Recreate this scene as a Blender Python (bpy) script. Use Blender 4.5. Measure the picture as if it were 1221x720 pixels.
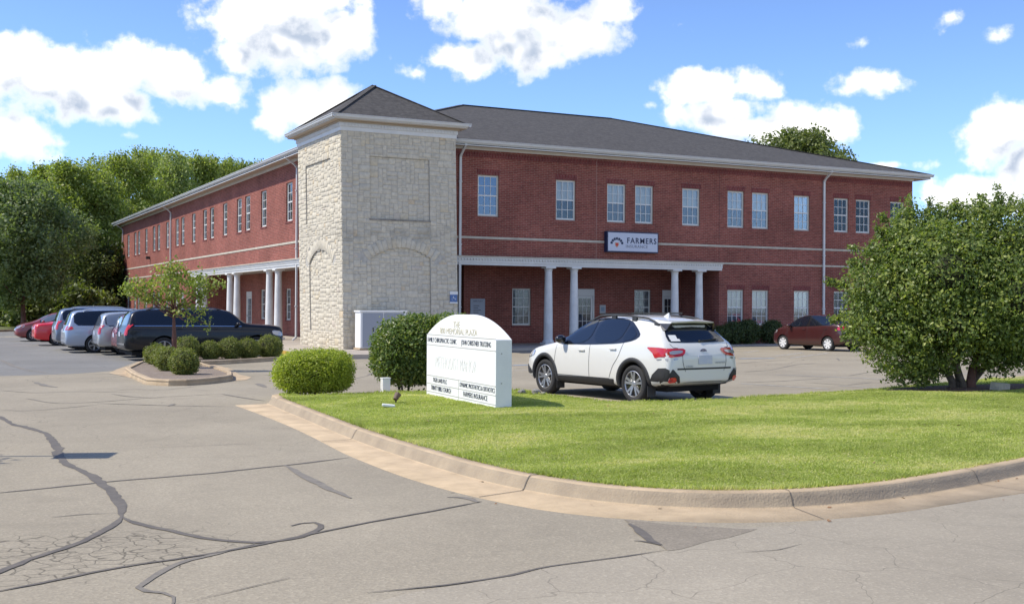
import bpy, bmesh, math, random
import numpy as np
from mathutils import Vector, Matrix
from mathutils.bvhtree import BVHTree
from mathutils.geometry import delaunay_2d_cdt
for o in list(bpy.data.objects): bpy.data.objects.remove(o)
S = bpy.context.scene
COL = S.collection
R = math.radians
def vnoise(q, sc, seed):
    g = np.random.default_rng(seed); T_ = g.random((256, 256)); p = q*sc; i = np.floor(p).astype(int); f = p-i; f = f*f*(3-2*f); a, b = i[:, 0] & 255, i[:, 1] & 255; a1, b1 = (a+1) & 255, (b+1) & 255
    return (T_[a, b]*(1-f[:, 0])+T_[a1, b]*f[:, 0])*(1-f[:, 1])+(T_[a, b1]*(1-f[:, 0])+T_[a1, b1]*f[:, 0])*f[:, 1]
# ------------------------------------------------------------------ camera, sky, sun, exposure
CAM_Z = 1.27
YAW, PITCH, ROLL, FPX = R(26.788), R(0.2103), R(0.3401), 1400.0
_f = np.array([math.sin(YAW)*math.cos(PITCH), math.cos(YAW)*math.cos(PITCH), math.sin(PITCH)])
_r = np.array([math.cos(YAW), -math.sin(YAW), 0.0]); _u = np.cross(_r, _f)
_r2 = math.cos(ROLL)*_r + math.sin(ROLL)*_u; _u2 = -math.sin(ROLL)*_r + math.cos(ROLL)*_u
cam_data = bpy.data.cameras.new('camera'); cam = bpy.data.objects.new('camera', cam_data); COL.objects.link(cam)
cam.matrix_world = Matrix(((_r2[0], _u2[0], -_f[0], 0), (_r2[1], _u2[1], -_f[1], 0), (_r2[2], _u2[2], -_f[2], CAM_Z), (0, 0, 0, 1)))
cam_data.sensor_width = 36; cam_data.lens = FPX/1221*36; cam_data.clip_start = .1; cam_data.clip_end = 5000
S.camera = cam
SUN_EL = R(51)
_e = 0.10
SUNH = _r + _e*np.array([math.sin(YAW), math.cos(YAW), 0]); SUNH /= np.linalg.norm(SUNH)     # the way the light travels
sl = bpy.data.lights.new('sun', 'SUN'); sl.energy = 2.65; sl.angle = R(.55); sl.color = (1, .93, .80)
so = bpy.data.objects.new('sun', sl); COL.objects.link(so)
so.rotation_euler = Vector((-SUNH[0]*math.cos(SUN_EL), -SUNH[1]*math.cos(SUN_EL), math.sin(SUN_EL))).to_track_quat('Z', 'Y').to_euler()
so.location = (0, 0, 60)
S.view_settings.view_transform = 'Standard'; S.view_settings.look = 'None'; S.view_settings.gamma = 1
S.view_settings.exposure = 1.0
W = bpy.data.worlds.new('World'); S.world = W; W.use_nodes = True
NT = W.node_tree; NT.nodes.clear()
SKY_STRENGTH = .15
# clouds: (azimuth, elevation, half width, half height) of their puffs, given as on a 1400 px radius panorama
PUFFS = [(75,100,100,52),(22,80,70,38),(150,85,48,36),(200,95,62,32),(255,112,45,26),(125,125,70,30),(10,165,48,34),(40,172,32,24),(98,138,20,6),(18,108,24,13),
 (300,25,70,45),(345,50,95,48),(400,45,52,45),(350,0,90,40),(285,70,40,26),(360,128,58,34),(402,112,40,22),(330,150,30,16),
 (600,20,100,42),(560,72,58,26),(680,40,70,36),(620,60,70,36),(530,5,44,22),(720,12,40,26),(640,-30,110,40),
 (835,105,56,30),(895,102,36,24),(855,135,72,24),(960,145,62,28),(905,152,70,22),(990,158,45,20),(1025,98,46,19),
 (1190,160,48,42),(1225,190,40,40),(1160,232,70,24),(1215,235,50,24),(1110,236,40,10),(1130,20,17,12),(1186,40,17,11),(1030,50,20,7),(495,88,14,9),(810,28,9,5),(770,125,20,7),(508,18,18,10),
 (1040,196,60,6),(150,165,18,5),
 (3300,-150,500,200),(4100,-350,600,220),(4900,-150,450,220),(2600,-400,400,180),(-2700,-300,500,220),(-1800,-200,350,150),(3700,50,300,90),(4500,60,350,90),(-3300,0,400,120),(1900,-550,400,160),  # unseen cloud masses behind the camera, added to brighten the shaded walls
 (-300,60,120,50),(-150,120,90,40),(-600,150,150,60),(-900,60,150,70),(1500,90,120,50),(1750,160,150,50),(2200,80,200,70),(3000,100,250,70),(3900,60,250,80),(-1600,120,200,60),(-2400,80,220,80),(400,-350,200,70),(1200,-500,220,80),(-200,-600,220,90)]
def n_(t, **k):
    n = NT.nodes.new(t)
    for a, b in k.items(): setattr(n, a, b)
    return n
def density_group(detail):
    grp = bpy.data.node_groups.new('cloud_density', 'ShaderNodeTree')
    grp.interface.new_socket('P', in_out='INPUT', socket_type='NodeSocketVector')
    grp.interface.new_socket('D', in_out='OUTPUT', socket_type='NodeSocketFloat')
    gi = grp.nodes.new('NodeGroupInput'); go = grp.nodes.new('NodeGroupOutput')
    gl = grp.links.new
    def m(op, a, b=None, c=None):
        n = grp.nodes.new('ShaderNodeMath'); n.operation = op
        for i, q in enumerate((a, b, c)):
            if q is None: continue
            if isinstance(q, (int, float)): n.inputs[i].default_value = q
            else: gl(q, n.inputs[i])
        return n.outputs[0]
    # edge wobble
    nz = grp.nodes.new('ShaderNodeTexNoise'); nz.inputs['Scale'].default_value = 4.2; nz.inputs['Detail'].default_value = detail; nz.inputs['Roughness'].default_value = .56
    gl(gi.outputs[0], nz.inputs['Vector'])
    nb = grp.nodes.new('ShaderNodeTexNoise'); nb.inputs['Scale'].default_value = 1.5; nb.inputs['Detail'].default_value = 2
    gl(gi.outputs[0], nb.inputs['Vector'])
    acc = None
    for (x, y, a, b) in PUFFS:
        az = math.atan((x-610.5)/1400) if abs(x-610.5) < 900 else (x-610.5)/1400
        el = math.atan((366-y)/1400*math.cos(az)) if abs(x-610.5) < 900 else (366-y)/1400
        vs = grp.nodes.new('ShaderNodeVectorMath'); vs.operation = 'SUBTRACT'; gl(gi.outputs[0], vs.inputs[0]); vs.inputs[1].default_value = (az*10, el*10, 0)
        vm = grp.nodes.new('ShaderNodeVectorMath'); vm.operation = 'MULTIPLY'; gl(vs.outputs[0], vm.inputs[0]); vm.inputs[1].default_value = (140/a, 140/b, 0)
        vl = grp.nodes.new('ShaderNodeVectorMath'); vl.operation = 'LENGTH'; gl(vm.outputs[0], vl.inputs[0])
        # depth inside the puff, scaled by its size so small puffs keep hard rims
        k = min(1.0, (a*b)**.5/42)
        d = m('MULTIPLY_ADD', vl.outputs['Value'], -k, k)
        acc = d if acc is None else m('MAXIMUM', acc, d)
    w = m('MULTIPLY_ADD', nz.outputs[0], 1.55, -.80)
    w2 = m('MULTIPLY_ADD', nb.outputs[0], .5, -.25)
    out = m('ADD', m('ADD', acc, w), w2)
    # nothing far away from the puffs
    far = m('MULTIPLY', m('MINIMUM', m('ADD', acc, .28), 0.0), 3.0)
    gl(m('ADD', out, far), go.inputs[0])
    return grp
def build_world():
    L = NT.links.new; grp = density_group(9); low = density_group(1.5)
    tc = n_('ShaderNodeTexCoord'); sp = n_('ShaderNodeSeparateXYZ'); L(tc.outputs['Generated'], sp.inputs[0])
    def M(op, a, b=None, c=None, clamp=False):
        n = NT.nodes.new('ShaderNodeMath'); n.operation = op; n.use_clamp = clamp
        for i, q in enumerate((a, b, c)):
            if q is None: continue
            if isinstance(q, (int, float)): n.inputs[i].default_value = q
            else: L(q, n.inputs[i])
        return n.outputs[0]
    # azimuth measured from the heading YAW, so its seam lies behind
    cx = M('SUBTRACT', M('MULTIPLY', sp.outputs[0], math.cos(YAW)), M('MULTIPLY', sp.outputs[1], math.sin(YAW)))
    cy = M('ADD', M('MULTIPLY', sp.outputs[0], math.sin(YAW)), M('MULTIPLY', sp.outputs[1], math.cos(YAW)))
    az = M('MULTIPLY', M('ARCTAN2', cx, cy), 10.0); el = M('MULTIPLY', M('ARCSINE', sp.outputs[2]), 10.0)
    cb = n_('ShaderNodeCombineXYZ'); L(az, cb.inputs[0]); L(el, cb.inputs[1])
    g1 = n_('ShaderNodeGroup'); g1.node_tree = grp; L(cb.outputs[0], g1.inputs[0])
    of = n_('ShaderNodeVectorMath', operation='ADD'); L(cb.outputs[0], of.inputs[0]); of.inputs[1].default_value = (-.10, .26, 0)
    g2 = n_('ShaderNodeGroup'); g2.node_tree = low; L(of.outputs[0], g2.inputs[0])
    g3 = n_('ShaderNodeGroup'); g3.node_tree = low; L(cb.outputs[0], g3.inputs[0])
    alpha = n_('ShaderNodeMapRange', interpolation_type='SMOOTHSTEP'); L(g1.outputs[0], alpha.inputs[0]); alpha.inputs[1].default_value = -.04; alpha.inputs[2].default_value = .46
    above = M('GREATER_THAN', sp.outputs[2], -.01)
    af = M('MULTIPLY', alpha.outputs[0], above)
    # shade: thick bodies and undersides
    dd = M('SUBTRACT', g2.outputs[0], g3.outputs[0])
    sh = n_('ShaderNodeMapRange', interpolation_type='SMOOTHSTEP'); L(M('ADD', dd, M('MULTIPLY', g1.outputs[0], .22)), sh.inputs[0]); sh.inputs[1].default_value = -.30; sh.inputs[2].default_value = .42
    thick = n_('ShaderNodeMapRange'); L(g1.outputs[0], thick.inputs[0]); thick.inputs[1].default_value = .08; thick.inputs[2].default_value = .66
    shade = M('MULTIPLY', sh.outputs[0], thick.outputs[0])
    cc = n_('ShaderNodeMix', data_type='RGBA'); L(shade, cc.inputs['Factor'])
    cc.inputs[6].default_value = (4.6, 4.55, 4.5, 1); cc.inputs[7].default_value = (1.8, 2.1, 2.6, 1)
    sky = n_('ShaderNodeTexSky', sky_type='NISHITA'); sky.sun_disc = False
    sky.sun_elevation = SUN_EL; sky.sun_rotation = math.atan2(-SUNH[0], -SUNH[1]); sky.altitude = 200
    sky.air_density = 1.25; sky.dust_density = .2; sky.ozone_density = 1.6
    mx = n_('ShaderNodeMix', data_type='RGBA'); L(af, mx.inputs['Factor']); tint = n_('ShaderNodeMix', data_type='RGBA', blend_type='MULTIPLY'); tint.inputs[0].default_value = 1; L(sky.outputs[0], tint.inputs[6]); 
    tg_ = n_('ShaderNodeMix', data_type='RGBA'); tf = n_('ShaderNodeMapRange'); L(sp.outputs[2], tf.inputs[0]); tf.inputs[1].default_value = .10; tf.inputs[2].default_value = .27; L(tf.outputs[0], tg_.inputs[0]); tg_.inputs[6].default_value = (.37, .50, .86, 1); tg_.inputs[7].default_value = (.345, .415, .60, 1); L(tg_.outputs[2], tint.inputs[7]); L(tint.outputs[2], mx.inputs[6]); L(cc.outputs[2], mx.inputs[7])
    bg = n_('ShaderNodeBackground'); L(mx.outputs[2], bg.inputs[0]); bg.inputs[1].default_value = SKY_STRENGTH
    out = n_('ShaderNodeOutputWorld'); L(bg.outputs[0], out.inputs[0])
build_world()

# ------------------------------------------------------------------ picture-to-ground arithmetic (used to measure positions)
CAMP = np.array([0, 0, CAM_Z])
def ray(x, y): return _r2*((x-610.5)/FPX) + _u2*(-(y-360)/FPX) + _f
def onY(x, y, Y): v = ray(x, y); return CAMP + v*(Y/v[1])
def onX(x, y, X): v = ray(x, y); return CAMP + v*(X/v[0])
def onZ(x, y, Z): v = ray(x, y); return CAMP + v*((Z-CAM_Z)/v[2])
CTRL = np.array([(12,18.5,-.42),(8,17,-.44),(14,42,-.66),(8,45,-.68),(6,60,-.66),(22,42,-.56),(35,40,-.50),(45,40,-.50),(5,8,-.52),(20,10,-.46),(-2,15,-.54),(3,25,-.52),(5,33,-.60),(20,28,-.47),(34,25,-.46),(0,4,-.52),(-5,40,-.7),(0,90,-.6)])
def zg(x, y):
    x = np.asarray(x, float); y = np.asarray(y, float)
    d2 = (x[..., None]-CTRL[:, 0])**2 + (y[..., None]-CTRL[:, 1])**2
    w = np.exp(-d2/(2*6.0**2)) + 1e-5/(1+d2)
    return (w*CTRL[:, 2]).sum(-1)/w.sum(-1)
def gnd(x, y, dz=0.0):
    z = -.5
    for _ in range(12):
        p = onZ(x, y, z+dz); z = float(zg(p[0], p[1]))
    return Vector((p[0], p[1], z+dz))

# ------------------------------------------------------------------ tags, meshes, materials
def tag(o, label=None, cat=None, group=None, kind=None):
    if label: o['label'] = label
    if cat: o['category'] = cat
    if group: o['group'] = group
    if kind: o['kind'] = kind
    return o
def empty(name, loc=(0, 0, 0), rz=0.0, parent=None):
    o = bpy.data.objects.new(name, None); COL.objects.link(o); o.location = loc; o.rotation_euler = (0, 0, rz); o.empty_display_size = .3
    if parent: o.parent = parent
    return o
def copy_tree(o, parent=None):
    c = o.copy(); COL.objects.link(c); c.parent = parent
    for ch in list(o.children): copy_tree(ch, c)
    return c
class MB:
    def __init__(s): s.v = []; s.f = []; s.mi = []; s.m = 0
    def add(s, vs, fs):
        b = len(s.v); s.v += [tuple(map(float, p)) for p in vs]
        for f in fs: s.f.append([b+i for i in f]); s.mi.append(s.m)
        return s
    def box(s, x0, x1, y0, y1, z0, z1):
        v = [(x0,y0,z0),(x1,y0,z0),(x1,y1,z0),(x0,y1,z0),(x0,y0,z1),(x1,y0,z1),(x1,y1,z1),(x0,y1,z1)]
        return s.add(v, [(0,3,2,1),(4,5,6,7),(0,1,5,4),(1,2,6,5),(2,3,7,6),(3,0,4,7)])
    def bar(s, p, q, w, h, up=(0, 0, 1)):
        p = Vector(p); q = Vector(q); d = (q-p).normalized(); u = Vector(up)
        sd = d.cross(u)
        if sd.length < 1e-4: sd = d.cross(Vector((0, 1, 0)))
        sd.normalize(); u = sd.cross(d)
        v = [a + sd*(i*w/2) + u*(j*h/2) for a in (p, q) for (i, j) in ((-1,-1),(1,-1),(1,1),(-1,1))]
        return s.add(v, [(0,1,2,3),(7,6,5,4),(0,4,5,1),(1,5,6,2),(2,6,7,3),(3,7,4,0)])
    def tube(s, pts, rad, n=10, cap=True):
        pts = [Vector(p) for p in pts]
        if not hasattr(rad, '__len__'): rad = [rad]*len(pts)
        rings = []; prev = None
        for i, p in enumerate(pts):
            d = (pts[min(i+1, len(pts)-1)]-pts[max(i-1, 0)]).normalized()
            a = prev if prev is not None else (Vector((0, 0, 1)) if abs(d.z) < .9 else Vector((1, 0, 0)))
            a = (a - d*a.dot(d)).normalized(); prev = a; b = d.cross(a)
            rings.append([p + (a*math.cos(2*math.pi*k/n)+b*math.sin(2*math.pi*k/n))*rad[i] for k in range(n)])
        vs = [q for r_ in rings for q in r_]; fs = []
        for i in range(len(pts)-1):
            for k in range(n): fs.append((i*n+k, i*n+(k+1) % n, (i+1)*n+(k+1) % n, (i+1)*n+k))
        if cap: fs += [tuple(range(n))[::-1], tuple((len(pts)-1)*n+k for k in range(n))]
        return s.add(vs, fs)
    def lathe(s, prof, n=24, axis='z', off=(0, 0, 0), close=False):
        vs = []; fs = []
        for (r_, h) in prof:
            for k in range(n):
                c, t = math.cos(2*math.pi*k/n)*r_, math.sin(2*math.pi*k/n)*r_
                p = {'z': (c, t, h), 'y': (c, h, t), 'x': (h, c, t)}[axis]
                vs.append((p[0]+off[0], p[1]+off[1], p[2]+off[2]))
        m = len(prof)
        for i in range(m if close else m-1):
            for k in range(n):
                a, b = i*n, ((i+1) % m)*n
                fs.append((a+k, a+(k+1) % n, b+(k+1) % n, b+k))
        return s.add(vs, fs)
    def prism(s, pts, vec):
        n = len(pts); v = [Vector(p) for p in pts]; w = [p+Vector(vec) for p in v]
        return s.add(v+w, [tuple(range(n))[::-1], tuple(range(n, 2*n))]+[(i, (i+1) % n, n+(i+1) % n, n+i) for i in range(n)])
    def build(s, name, mats, parent=None, smooth=False, fix=True):
        me = bpy.data.meshes.new(name); me.from_pydata(s.v, [], s.f)
        mats = mats if isinstance(mats, (list, tuple)) else [mats]
        for m in mats: me.materials.append(m)
        if len(mats) > 1: me.polygons.foreach_set('material_index', s.mi)
        if fix:
            bm = bmesh.new(); bm.from_mesh(me); bmesh.ops.recalc_face_normals(bm, faces=bm.faces); bm.to_mesh(me); bm.free()
        if smooth: me.polygons.foreach_set('use_smooth', [True]*len(me.polygons))
        me.update()
        o = bpy.data.objects.new(name, me); COL.objects.link(o)
        if parent: o.parent = parent
        return o
def soft(o, w, seg=2, ang=40):
    b = o.modifiers.new('bevel', 'BEVEL'); b.width = w; b.segments = seg; b.limit_method = 'ANGLE'; b.angle_limit = R(ang)
    return o
def smooth_angle(o):
    me = o.data
    me.polygons.foreach_set('use_smooth', [True]*len(me.polygons))
    bm = bmesh.new(); bm.from_mesh(me)
    for e in bm.edges:
        if len(e.link_faces) == 2 and e.calc_face_angle(0) > R(38): e.smooth = False
    bm.to_mesh(me); bm.free(); return o
MATS = {}
def mat(name, col, rough=.6, metal=0.0, coat=0.0, spec=.5, noise=None, bump=None, attr=None, emit=None, coord='Object'):
    """noise=(scale, amount[, second colour]); bump=(scale, strength)"""
    if name in MATS: return MATS[name]
    m = bpy.data.materials.new(name); m.use_nodes = True; t = m.node_tree; b = t.nodes['Principled BSDF']
    b.inputs['Base Color'].default_value = (*col, 1); b.inputs['Roughness'].default_value = rough; b.inputs['Metallic'].default_value = metal
    b.inputs['Coat Weight'].default_value = coat; b.inputs['Coat Roughness'].default_value = .03; b.inputs['Specular IOR Level'].default_value = spec
    tc = t.nodes.new('ShaderNodeTexCoord')
    if noise:
        nz = t.nodes.new('ShaderNodeTexNoise'); nz.inputs['Scale'].default_value = noise[0]; nz.inputs['Detail'].default_value = 6; nz.inputs['Roughness'].default_value = .65
        t.links.new(tc.outputs[coord], nz.inputs['Vector'])
        mr = t.nodes.new('ShaderNodeMapRange'); mr.inputs[1].default_value = .3; mr.inputs[2].default_value = .7
        t.links.new(nz.outputs[0], mr.inputs[0])
        mx = t.nodes.new('ShaderNodeMix'); mx.data_type = 'RGBA'; t.links.new(mr.outputs[0], mx.inputs['Factor'])
        c2 = noise[2] if len(noise) > 2 else tuple(c*(1-noise[1]) for c in col)
        mx.inputs[6].default_value = (*c2, 1); mx.inputs[7].default_value = (*[min(1, c*(1+noise[1]*.5)) for c in col], 1) if len(noise) < 3 else (*col, 1)
        t.links.new(mx.outputs[2], b.inputs['Base Color'])
    if bump:
        nz = t.nodes.new('ShaderNodeTexNoise'); nz.inputs['Scale'].default_value = bump[0]; nz.inputs['Detail'].default_value = 6
        t.links.new(tc.outputs[coord], nz.inputs['Vector'])
        bp = t.nodes.new('ShaderNodeBump'); bp.inputs['Strength'].default_value = bump[1]; bp.inputs['Distance'].default_value = .02
        t.links.new(nz.outputs[0], bp.inputs['Height']); t.links.new(bp.outputs[0], b.inputs['Normal'])
    MATS[name] = m
    return m
def leaf_mat(name, col, var=.35, trans=.35, hue2=None, rough=.5, spec=.4):
    if name in MATS: return MATS[name]
    m = bpy.data.materials.new(name); m.use_nodes = True; t = m.node_tree; b = t.nodes['Principled BSDF']
    a = t.nodes.new('ShaderNodeAttribute'); a.attribute_name = 'leaf'
    r_ = t.nodes.new('ShaderNodeValToRGB'); cr = r_.color_ramp
    hue2 = hue2 or (col[0]*1.5, col[1]*1.25, col[2]*.8)
    cr.elements[0].color = (*[c*(1-var) for c in col], 1); cr.elements[1].color = (*hue2, 1)
    e = cr.elements.new(.5); e.color = (*col, 1)
    t.links.new(a.outputs['Fac'], r_.inputs[0]); t.links.new(r_.outputs[0], b.inputs['Base Color'])
    b.inputs['Roughness'].default_value = rough; b.inputs['Specular IOR Level'].default_value = spec
    tr = t.nodes.new('ShaderNodeBsdfTranslucent')
    mm = t.nodes.new('ShaderNodeMix'); mm.data_type = 'RGBA'; mm.blend_type = 'MULTIPLY'; mm.inputs['Factor'].default_value = 1
    t.links.new(r_.outputs[0], mm.inputs[6]); mm.inputs[7].default_value = (1.5, 1.7, .6, 1); t.links.new(mm.outputs[2], tr.inputs[0])
    ms = t.nodes.new('ShaderNodeMixShader'); ms.inputs[0].default_value = trans
    t.links.new(b.outputs[0], ms.inputs[1]); t.links.new(tr.outputs[0], ms.inputs[2]); t.links.new(ms.outputs[0], t.nodes['Material Output'].inputs[0])
    MATS[name] = m; return m
def np_mesh(name, V, F, mats, attr=None, parent=None, nper=4):
    me = bpy.data.meshes.new(name); nv = len(V); nf = len(F)
    me.vertices.add(nv); me.vertices.foreach_set('co', np.asarray(V, np.float32).ravel())
    me.loops.add(nf*nper); me.loops.foreach_set('vertex_index', np.asarray(F, np.int32).ravel())
    me.polygons.add(nf); me.polygons.foreach_set('loop_start', np.arange(0, nf*nper, nper, dtype=np.int32))
    me.materials.append(mats)
    if attr is not None:
        at = me.attributes.new('leaf', 'FLOAT', 'POINT'); at.data.foreach_set('value', np.asarray(attr, np.float32))
    me.update(calc_edges=True)
    o = bpy.data.objects.new(name, me); COL.objects.link(o)
    if parent: o.parent = parent
    return o
def leaf_cloud(name, m, blobs, n_cl, per, size, spread, seed, parent=None, box=0, shell=.35, lump=.12, flat=1.0, aspect=.55, droop=0.0, up=.35):
    """blobs: (cx,cy,cz,rx,ry,rz). n_cl clusters of leaves near each blob's surface, per leaves each."""
    g = np.random.default_rng(seed); B = np.array(blobs, float)
    w = (B[:, 3]*B[:, 5])+(B[:, 4]*B[:, 5])+(B[:, 3]*B[:, 4]); w /= w.sum()
    idx = g.choice(len(B), n_cl, p=w); b = B[idx]
    d = g.normal(size=(n_cl, 3)); d /= np.linalg.norm(d, axis=1)[:, None]
    rr = 1 - shell*g.random(n_cl)**1.6
    if box: rr = rr/(np.abs(d)**box).sum(1)**(1/box)*.92
    rr *= 1 + lump*(np.sin(d[:, 0]*7+idx*1.7+seed)+np.sin(d[:, 1]*6+idx*2.3)+np.sin(d[:, 2]*8+idx))/1.7
    c = b[:, :3] + d*b[:, 3:]*rr[:, None]
    N = n_cl*per
    P = np.repeat(c, per, 0) + g.normal(size=(N, 3))*spread*np.array([1, 1, flat])
    D = np.repeat(d, per, 0)
    nrm = D*.7 + g.normal(size=(N, 3))*.75 + np.array([0, 0, up]); nrm /= np.linalg.norm(nrm, axis=1)[:, None]
    a = np.cross(nrm, g.normal(size=(N, 3))); 
    if droop: a = a + np.array([0, 0, -droop])
    a /= np.linalg.norm(a, axis=1)[:, None]+1e-9
    bb = np.cross(nrm, a); bb /= np.linalg.norm(bb, axis=1)[:, None]+1e-9
    s = (size*(.6+.8*g.random(N)))[:, None]
    V = np.stack([P-a*s*.5, P+bb*s*.5*aspect-nrm*s*.06, P+a*s*.5, P-bb*s*.5*aspect-nrm*s*.06], 1).reshape(-1, 3)
    cl = np.repeat(g.random(n_cl), per)
    at = np.repeat(np.clip(.5*cl+.5*g.random(N), 0, 1), 4)
    F = np.arange(N*4).reshape(N, 4)
    return np_mesh(name, V, F, m, at, parent)
def text_mesh(s, size, ext, name, m, parent, M4, sx=1.0, align='CENTER', bold=0.0, spacing=1.0):
    cu = bpy.data.curves.new('t', 'FONT'); cu.body = s; cu.size = size; cu.extrude = ext; cu.align_x = align; cu.align_y = 'CENTER'; cu.offset = bold; cu.space_character = spacing; cu.resolution_u = 3
    o = bpy.data.objects.new('t', cu); COL.objects.link(o)
    dg = bpy.context.evaluated_depsgraph_get(); me = bpy.data.meshes.new_from_object(o.evaluated_get(dg))
    me.transform(Matrix.Diagonal((sx, 1, 1, 1))); me.transform(M4)
    bpy.data.objects.remove(o); bpy.data.curves.remove(cu)
    me.name = name; me.materials.clear(); me.materials.append(m)
    q = bpy.data.objects.new(name, me); COL.objects.link(q)
    if parent: q.parent = parent
    return q
def baked(o, name=None):
    """replace a mesh object's data by its modified result"""
    dg = bpy.context.evaluated_depsgraph_get(); dg.update()
    me = bpy.data.meshes.new_from_object(o.evaluated_get(dg)); o.modifiers.clear(); o.data = me
    return o
def catmull(pts, n=8):
    P = [np.array(p, float) for p in pts]; P = [2*P[0]-P[1]]+P+[2*P[-1]-P[-2]]; out = []
    for i in range(1, len(P)-2):
        for k in range(n):
            t = k/n
            out.append(.5*((2*P[i])+(-P[i-1]+P[i+1])*t+(2*P[i-1]-5*P[i]+4*P[i+1]-P[i+2])*t*t+(-P[i-1]+3*P[i]-3*P[i+1]+P[i+2])*t**3))
    out.append(P[-2]); return np.array(out)
def resample(P, n):
    P = np.asarray(P, float); d = np.r_[0, np.cumsum(np.linalg.norm(np.diff(P[:, :2], axis=0), axis=1))]
    t = np.linspace(0, d[-1], n); return np.stack([np.interp(t, d, P[:, k]) for k in range(P.shape[1])], 1)
# ------------------------------------------------------------------ ground materials
def asphalt(name, base, dark, gator=None, fine=.5):
    m = bpy.data.materials.new(name); m.use_nodes = True; t = m.node_tree; b = t.nodes['Principled BSDF']; L = t.links.new
    tc = t.nodes.new('ShaderNodeTexCoord')
    def noise(sc, det=5, rough=.6):
        n = t.nodes.new('ShaderNodeTexNoise'); n.inputs['Scale'].default_value = sc; n.inputs['Detail'].default_value = det; n.inputs['Roughness'].default_value = rough
        L(tc.outputs['Object'], n.inputs['Vector']); return n.outputs[0]
    def mr(x, a, b_, c=0., d=1.):
        n = t.nodes.new('ShaderNodeMapRange'); L(x, n.inputs[0]); n.inputs[1].default_value = a; n.inputs[2].default_value = b_; n.inputs[3].default_value = c; n.inputs[4].default_value = d; return n.outputs[0]
    def mix(f, a, b_, mode='MIX'):
        n = t.nodes.new('ShaderNodeMix'); n.data_type = 'RGBA'; n.blend_type = mode
        for i, q in ((0, f), (6, a), (7, b_)):
            if isinstance(q, float): n.inputs[i].default_value = q
            elif isinstance(q, tuple): n.inputs[i].default_value = (*q, 1)
            else: L(q, n.inputs[i])
        return n.outputs[2]
    c = mix(mr(noise(.28, 5), .38, .62), base, tuple(x*.78 for x in base)); c = mix(mr(noise(1.1, 7, .75), .52, .60, 0., .22), c, tuple(x*1.18 for x in base))
    c = mix(mr(noise(2.2, 6, .7), .42, .72, 0., .35), c, tuple(x*.72 for x in base))
    sp = t.nodes.new('ShaderNodeTexVoronoi'); sp.inputs['Scale'].default_value = 55; L(tc.outputs['Object'], sp.inputs['Vector'])
    se = t.nodes.new('ShaderNodeSeparateColor'); L(sp.outputs['Color'], se.inputs[0])
    c = mix(mr(se.outputs[0], .0, 1., 0., fine), c, dark)
    c = mix(mr(se.outputs[1], .8, 1., 0., .22), c, tuple(min(1, x*1.55) for x in base))
    st = mix(mr(noise(.9, 3), .60, .72, 0., .28), c, tuple(x*.55 for x in base)); c = st
    if gator:
        # fine crazing where the surface has failed
        ws = t.nodes.new('ShaderNodeVectorMath'); ws.operation = 'MULTIPLY_ADD'
        nn = t.nodes.new('ShaderNodeTexNoise'); nn.inputs['Scale'].default_value = 2.5; L(tc.outputs['Object'], nn.inputs['Vector'])
        L(nn.outputs['Color'], ws.inputs[0]); ws.inputs[1].default_value = (.35, .35, .35); L(tc.outputs['Object'], ws.inputs[2])
        tot = None
        for (cx, cy, rx, ry, sc, wd, st_) in gator:
            vo = t.nodes.new('ShaderNodeTexVoronoi'); vo.feature = 'DISTANCE_TO_EDGE'; vo.inputs['Scale'].default_value = sc; L(ws.outputs[0], vo.inputs['Vector'])
            ln = mr(vo.outputs['Distance'], wd*.3, wd, 1., 0.)
            a = t.nodes.new('ShaderNodeVectorMath'); a.operation = 'SUBTRACT'; L(tc.outputs['Object'], a.inputs[0]); a.inputs[1].default_value = (cx, cy, 0)
            a2 = t.nodes.new('ShaderNodeVectorMath'); a2.operation = 'MULTIPLY'; L(a.outputs[0], a2.inputs[0]); a2.inputs[1].default_value = (1/rx, 1/ry, 0)
            a3 = t.nodes.new('ShaderNodeVectorMath'); a3.operation = 'LENGTH'; L(a2.outputs[0], a3.inputs[0])
            ad = t.nodes.new('ShaderNodeMath'); ad.operation = 'ADD'; L(a3.outputs['Value'], ad.inputs[0]); L(mr(noise(3.1, 2), .2, .8, -.35, .35), ad.inputs[1])
            mk = mr(ad.outputs[0], .75, 1.0, st_, 0.)
            mu = t.nodes.new('ShaderNodeMath'); mu.operation = 'MULTIPLY'; L(ln, mu.inputs[0]); L(mk, mu.inputs[1])
            if tot is None: tot = mu.outputs[0]
            else:
                mm = t.nodes.new('ShaderNodeMath'); mm.operation = 'MAXIMUM'; L(tot, mm.inputs[0]); L(mu.outputs[0], mm.inputs[1]); tot = mm.outputs[0]
        c = mix(tot, c, tuple(x*.32 for x in base))
    L(c, b.inputs['Base Color']); b.inputs['Roughness'].default_value = .9; b.inputs['Specular IOR Level'].default_value = .25
    bp = t.nodes.new('ShaderNodeBump'); bp.inputs['Strength'].default_value = .35; bp.inputs['Distance'].default_value = .004
    L(sp.outputs['Distance'], bp.inputs['Height']); L(bp.outputs[0], b.inputs['Normal'])
    MATS[name] = m; return m
g1 = gnd(90, 660); g2 = gnd(210, 655); g3 = gnd(100, 520); g4 = gnd(250, 500); g5 = gnd(150, 445)
M_lot = asphalt('worn_asphalt', (.36, .315, .235), (.212, .184, .14), gator=[(g1.x, g1.y, .95, 1.0, 5.5, .045, .9), (g2.x-.2, g2.y+.3, 1.0, .9, 3.2, .02, .6), (g5.x, g5.y, 5.0, 5.0, .55, .008, .75), (g4.x, g4.y, 5.0, 6.0, .8, .006, .35), (20., 32., 12., 9., .28, .004, .8)])
M_street = asphalt('street_asphalt', (.365, .322, .248), (.238, .208, .162), gator=[(6., 6., 4., 2.2, 1.1, .006, .5)], fine=.42)
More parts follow.
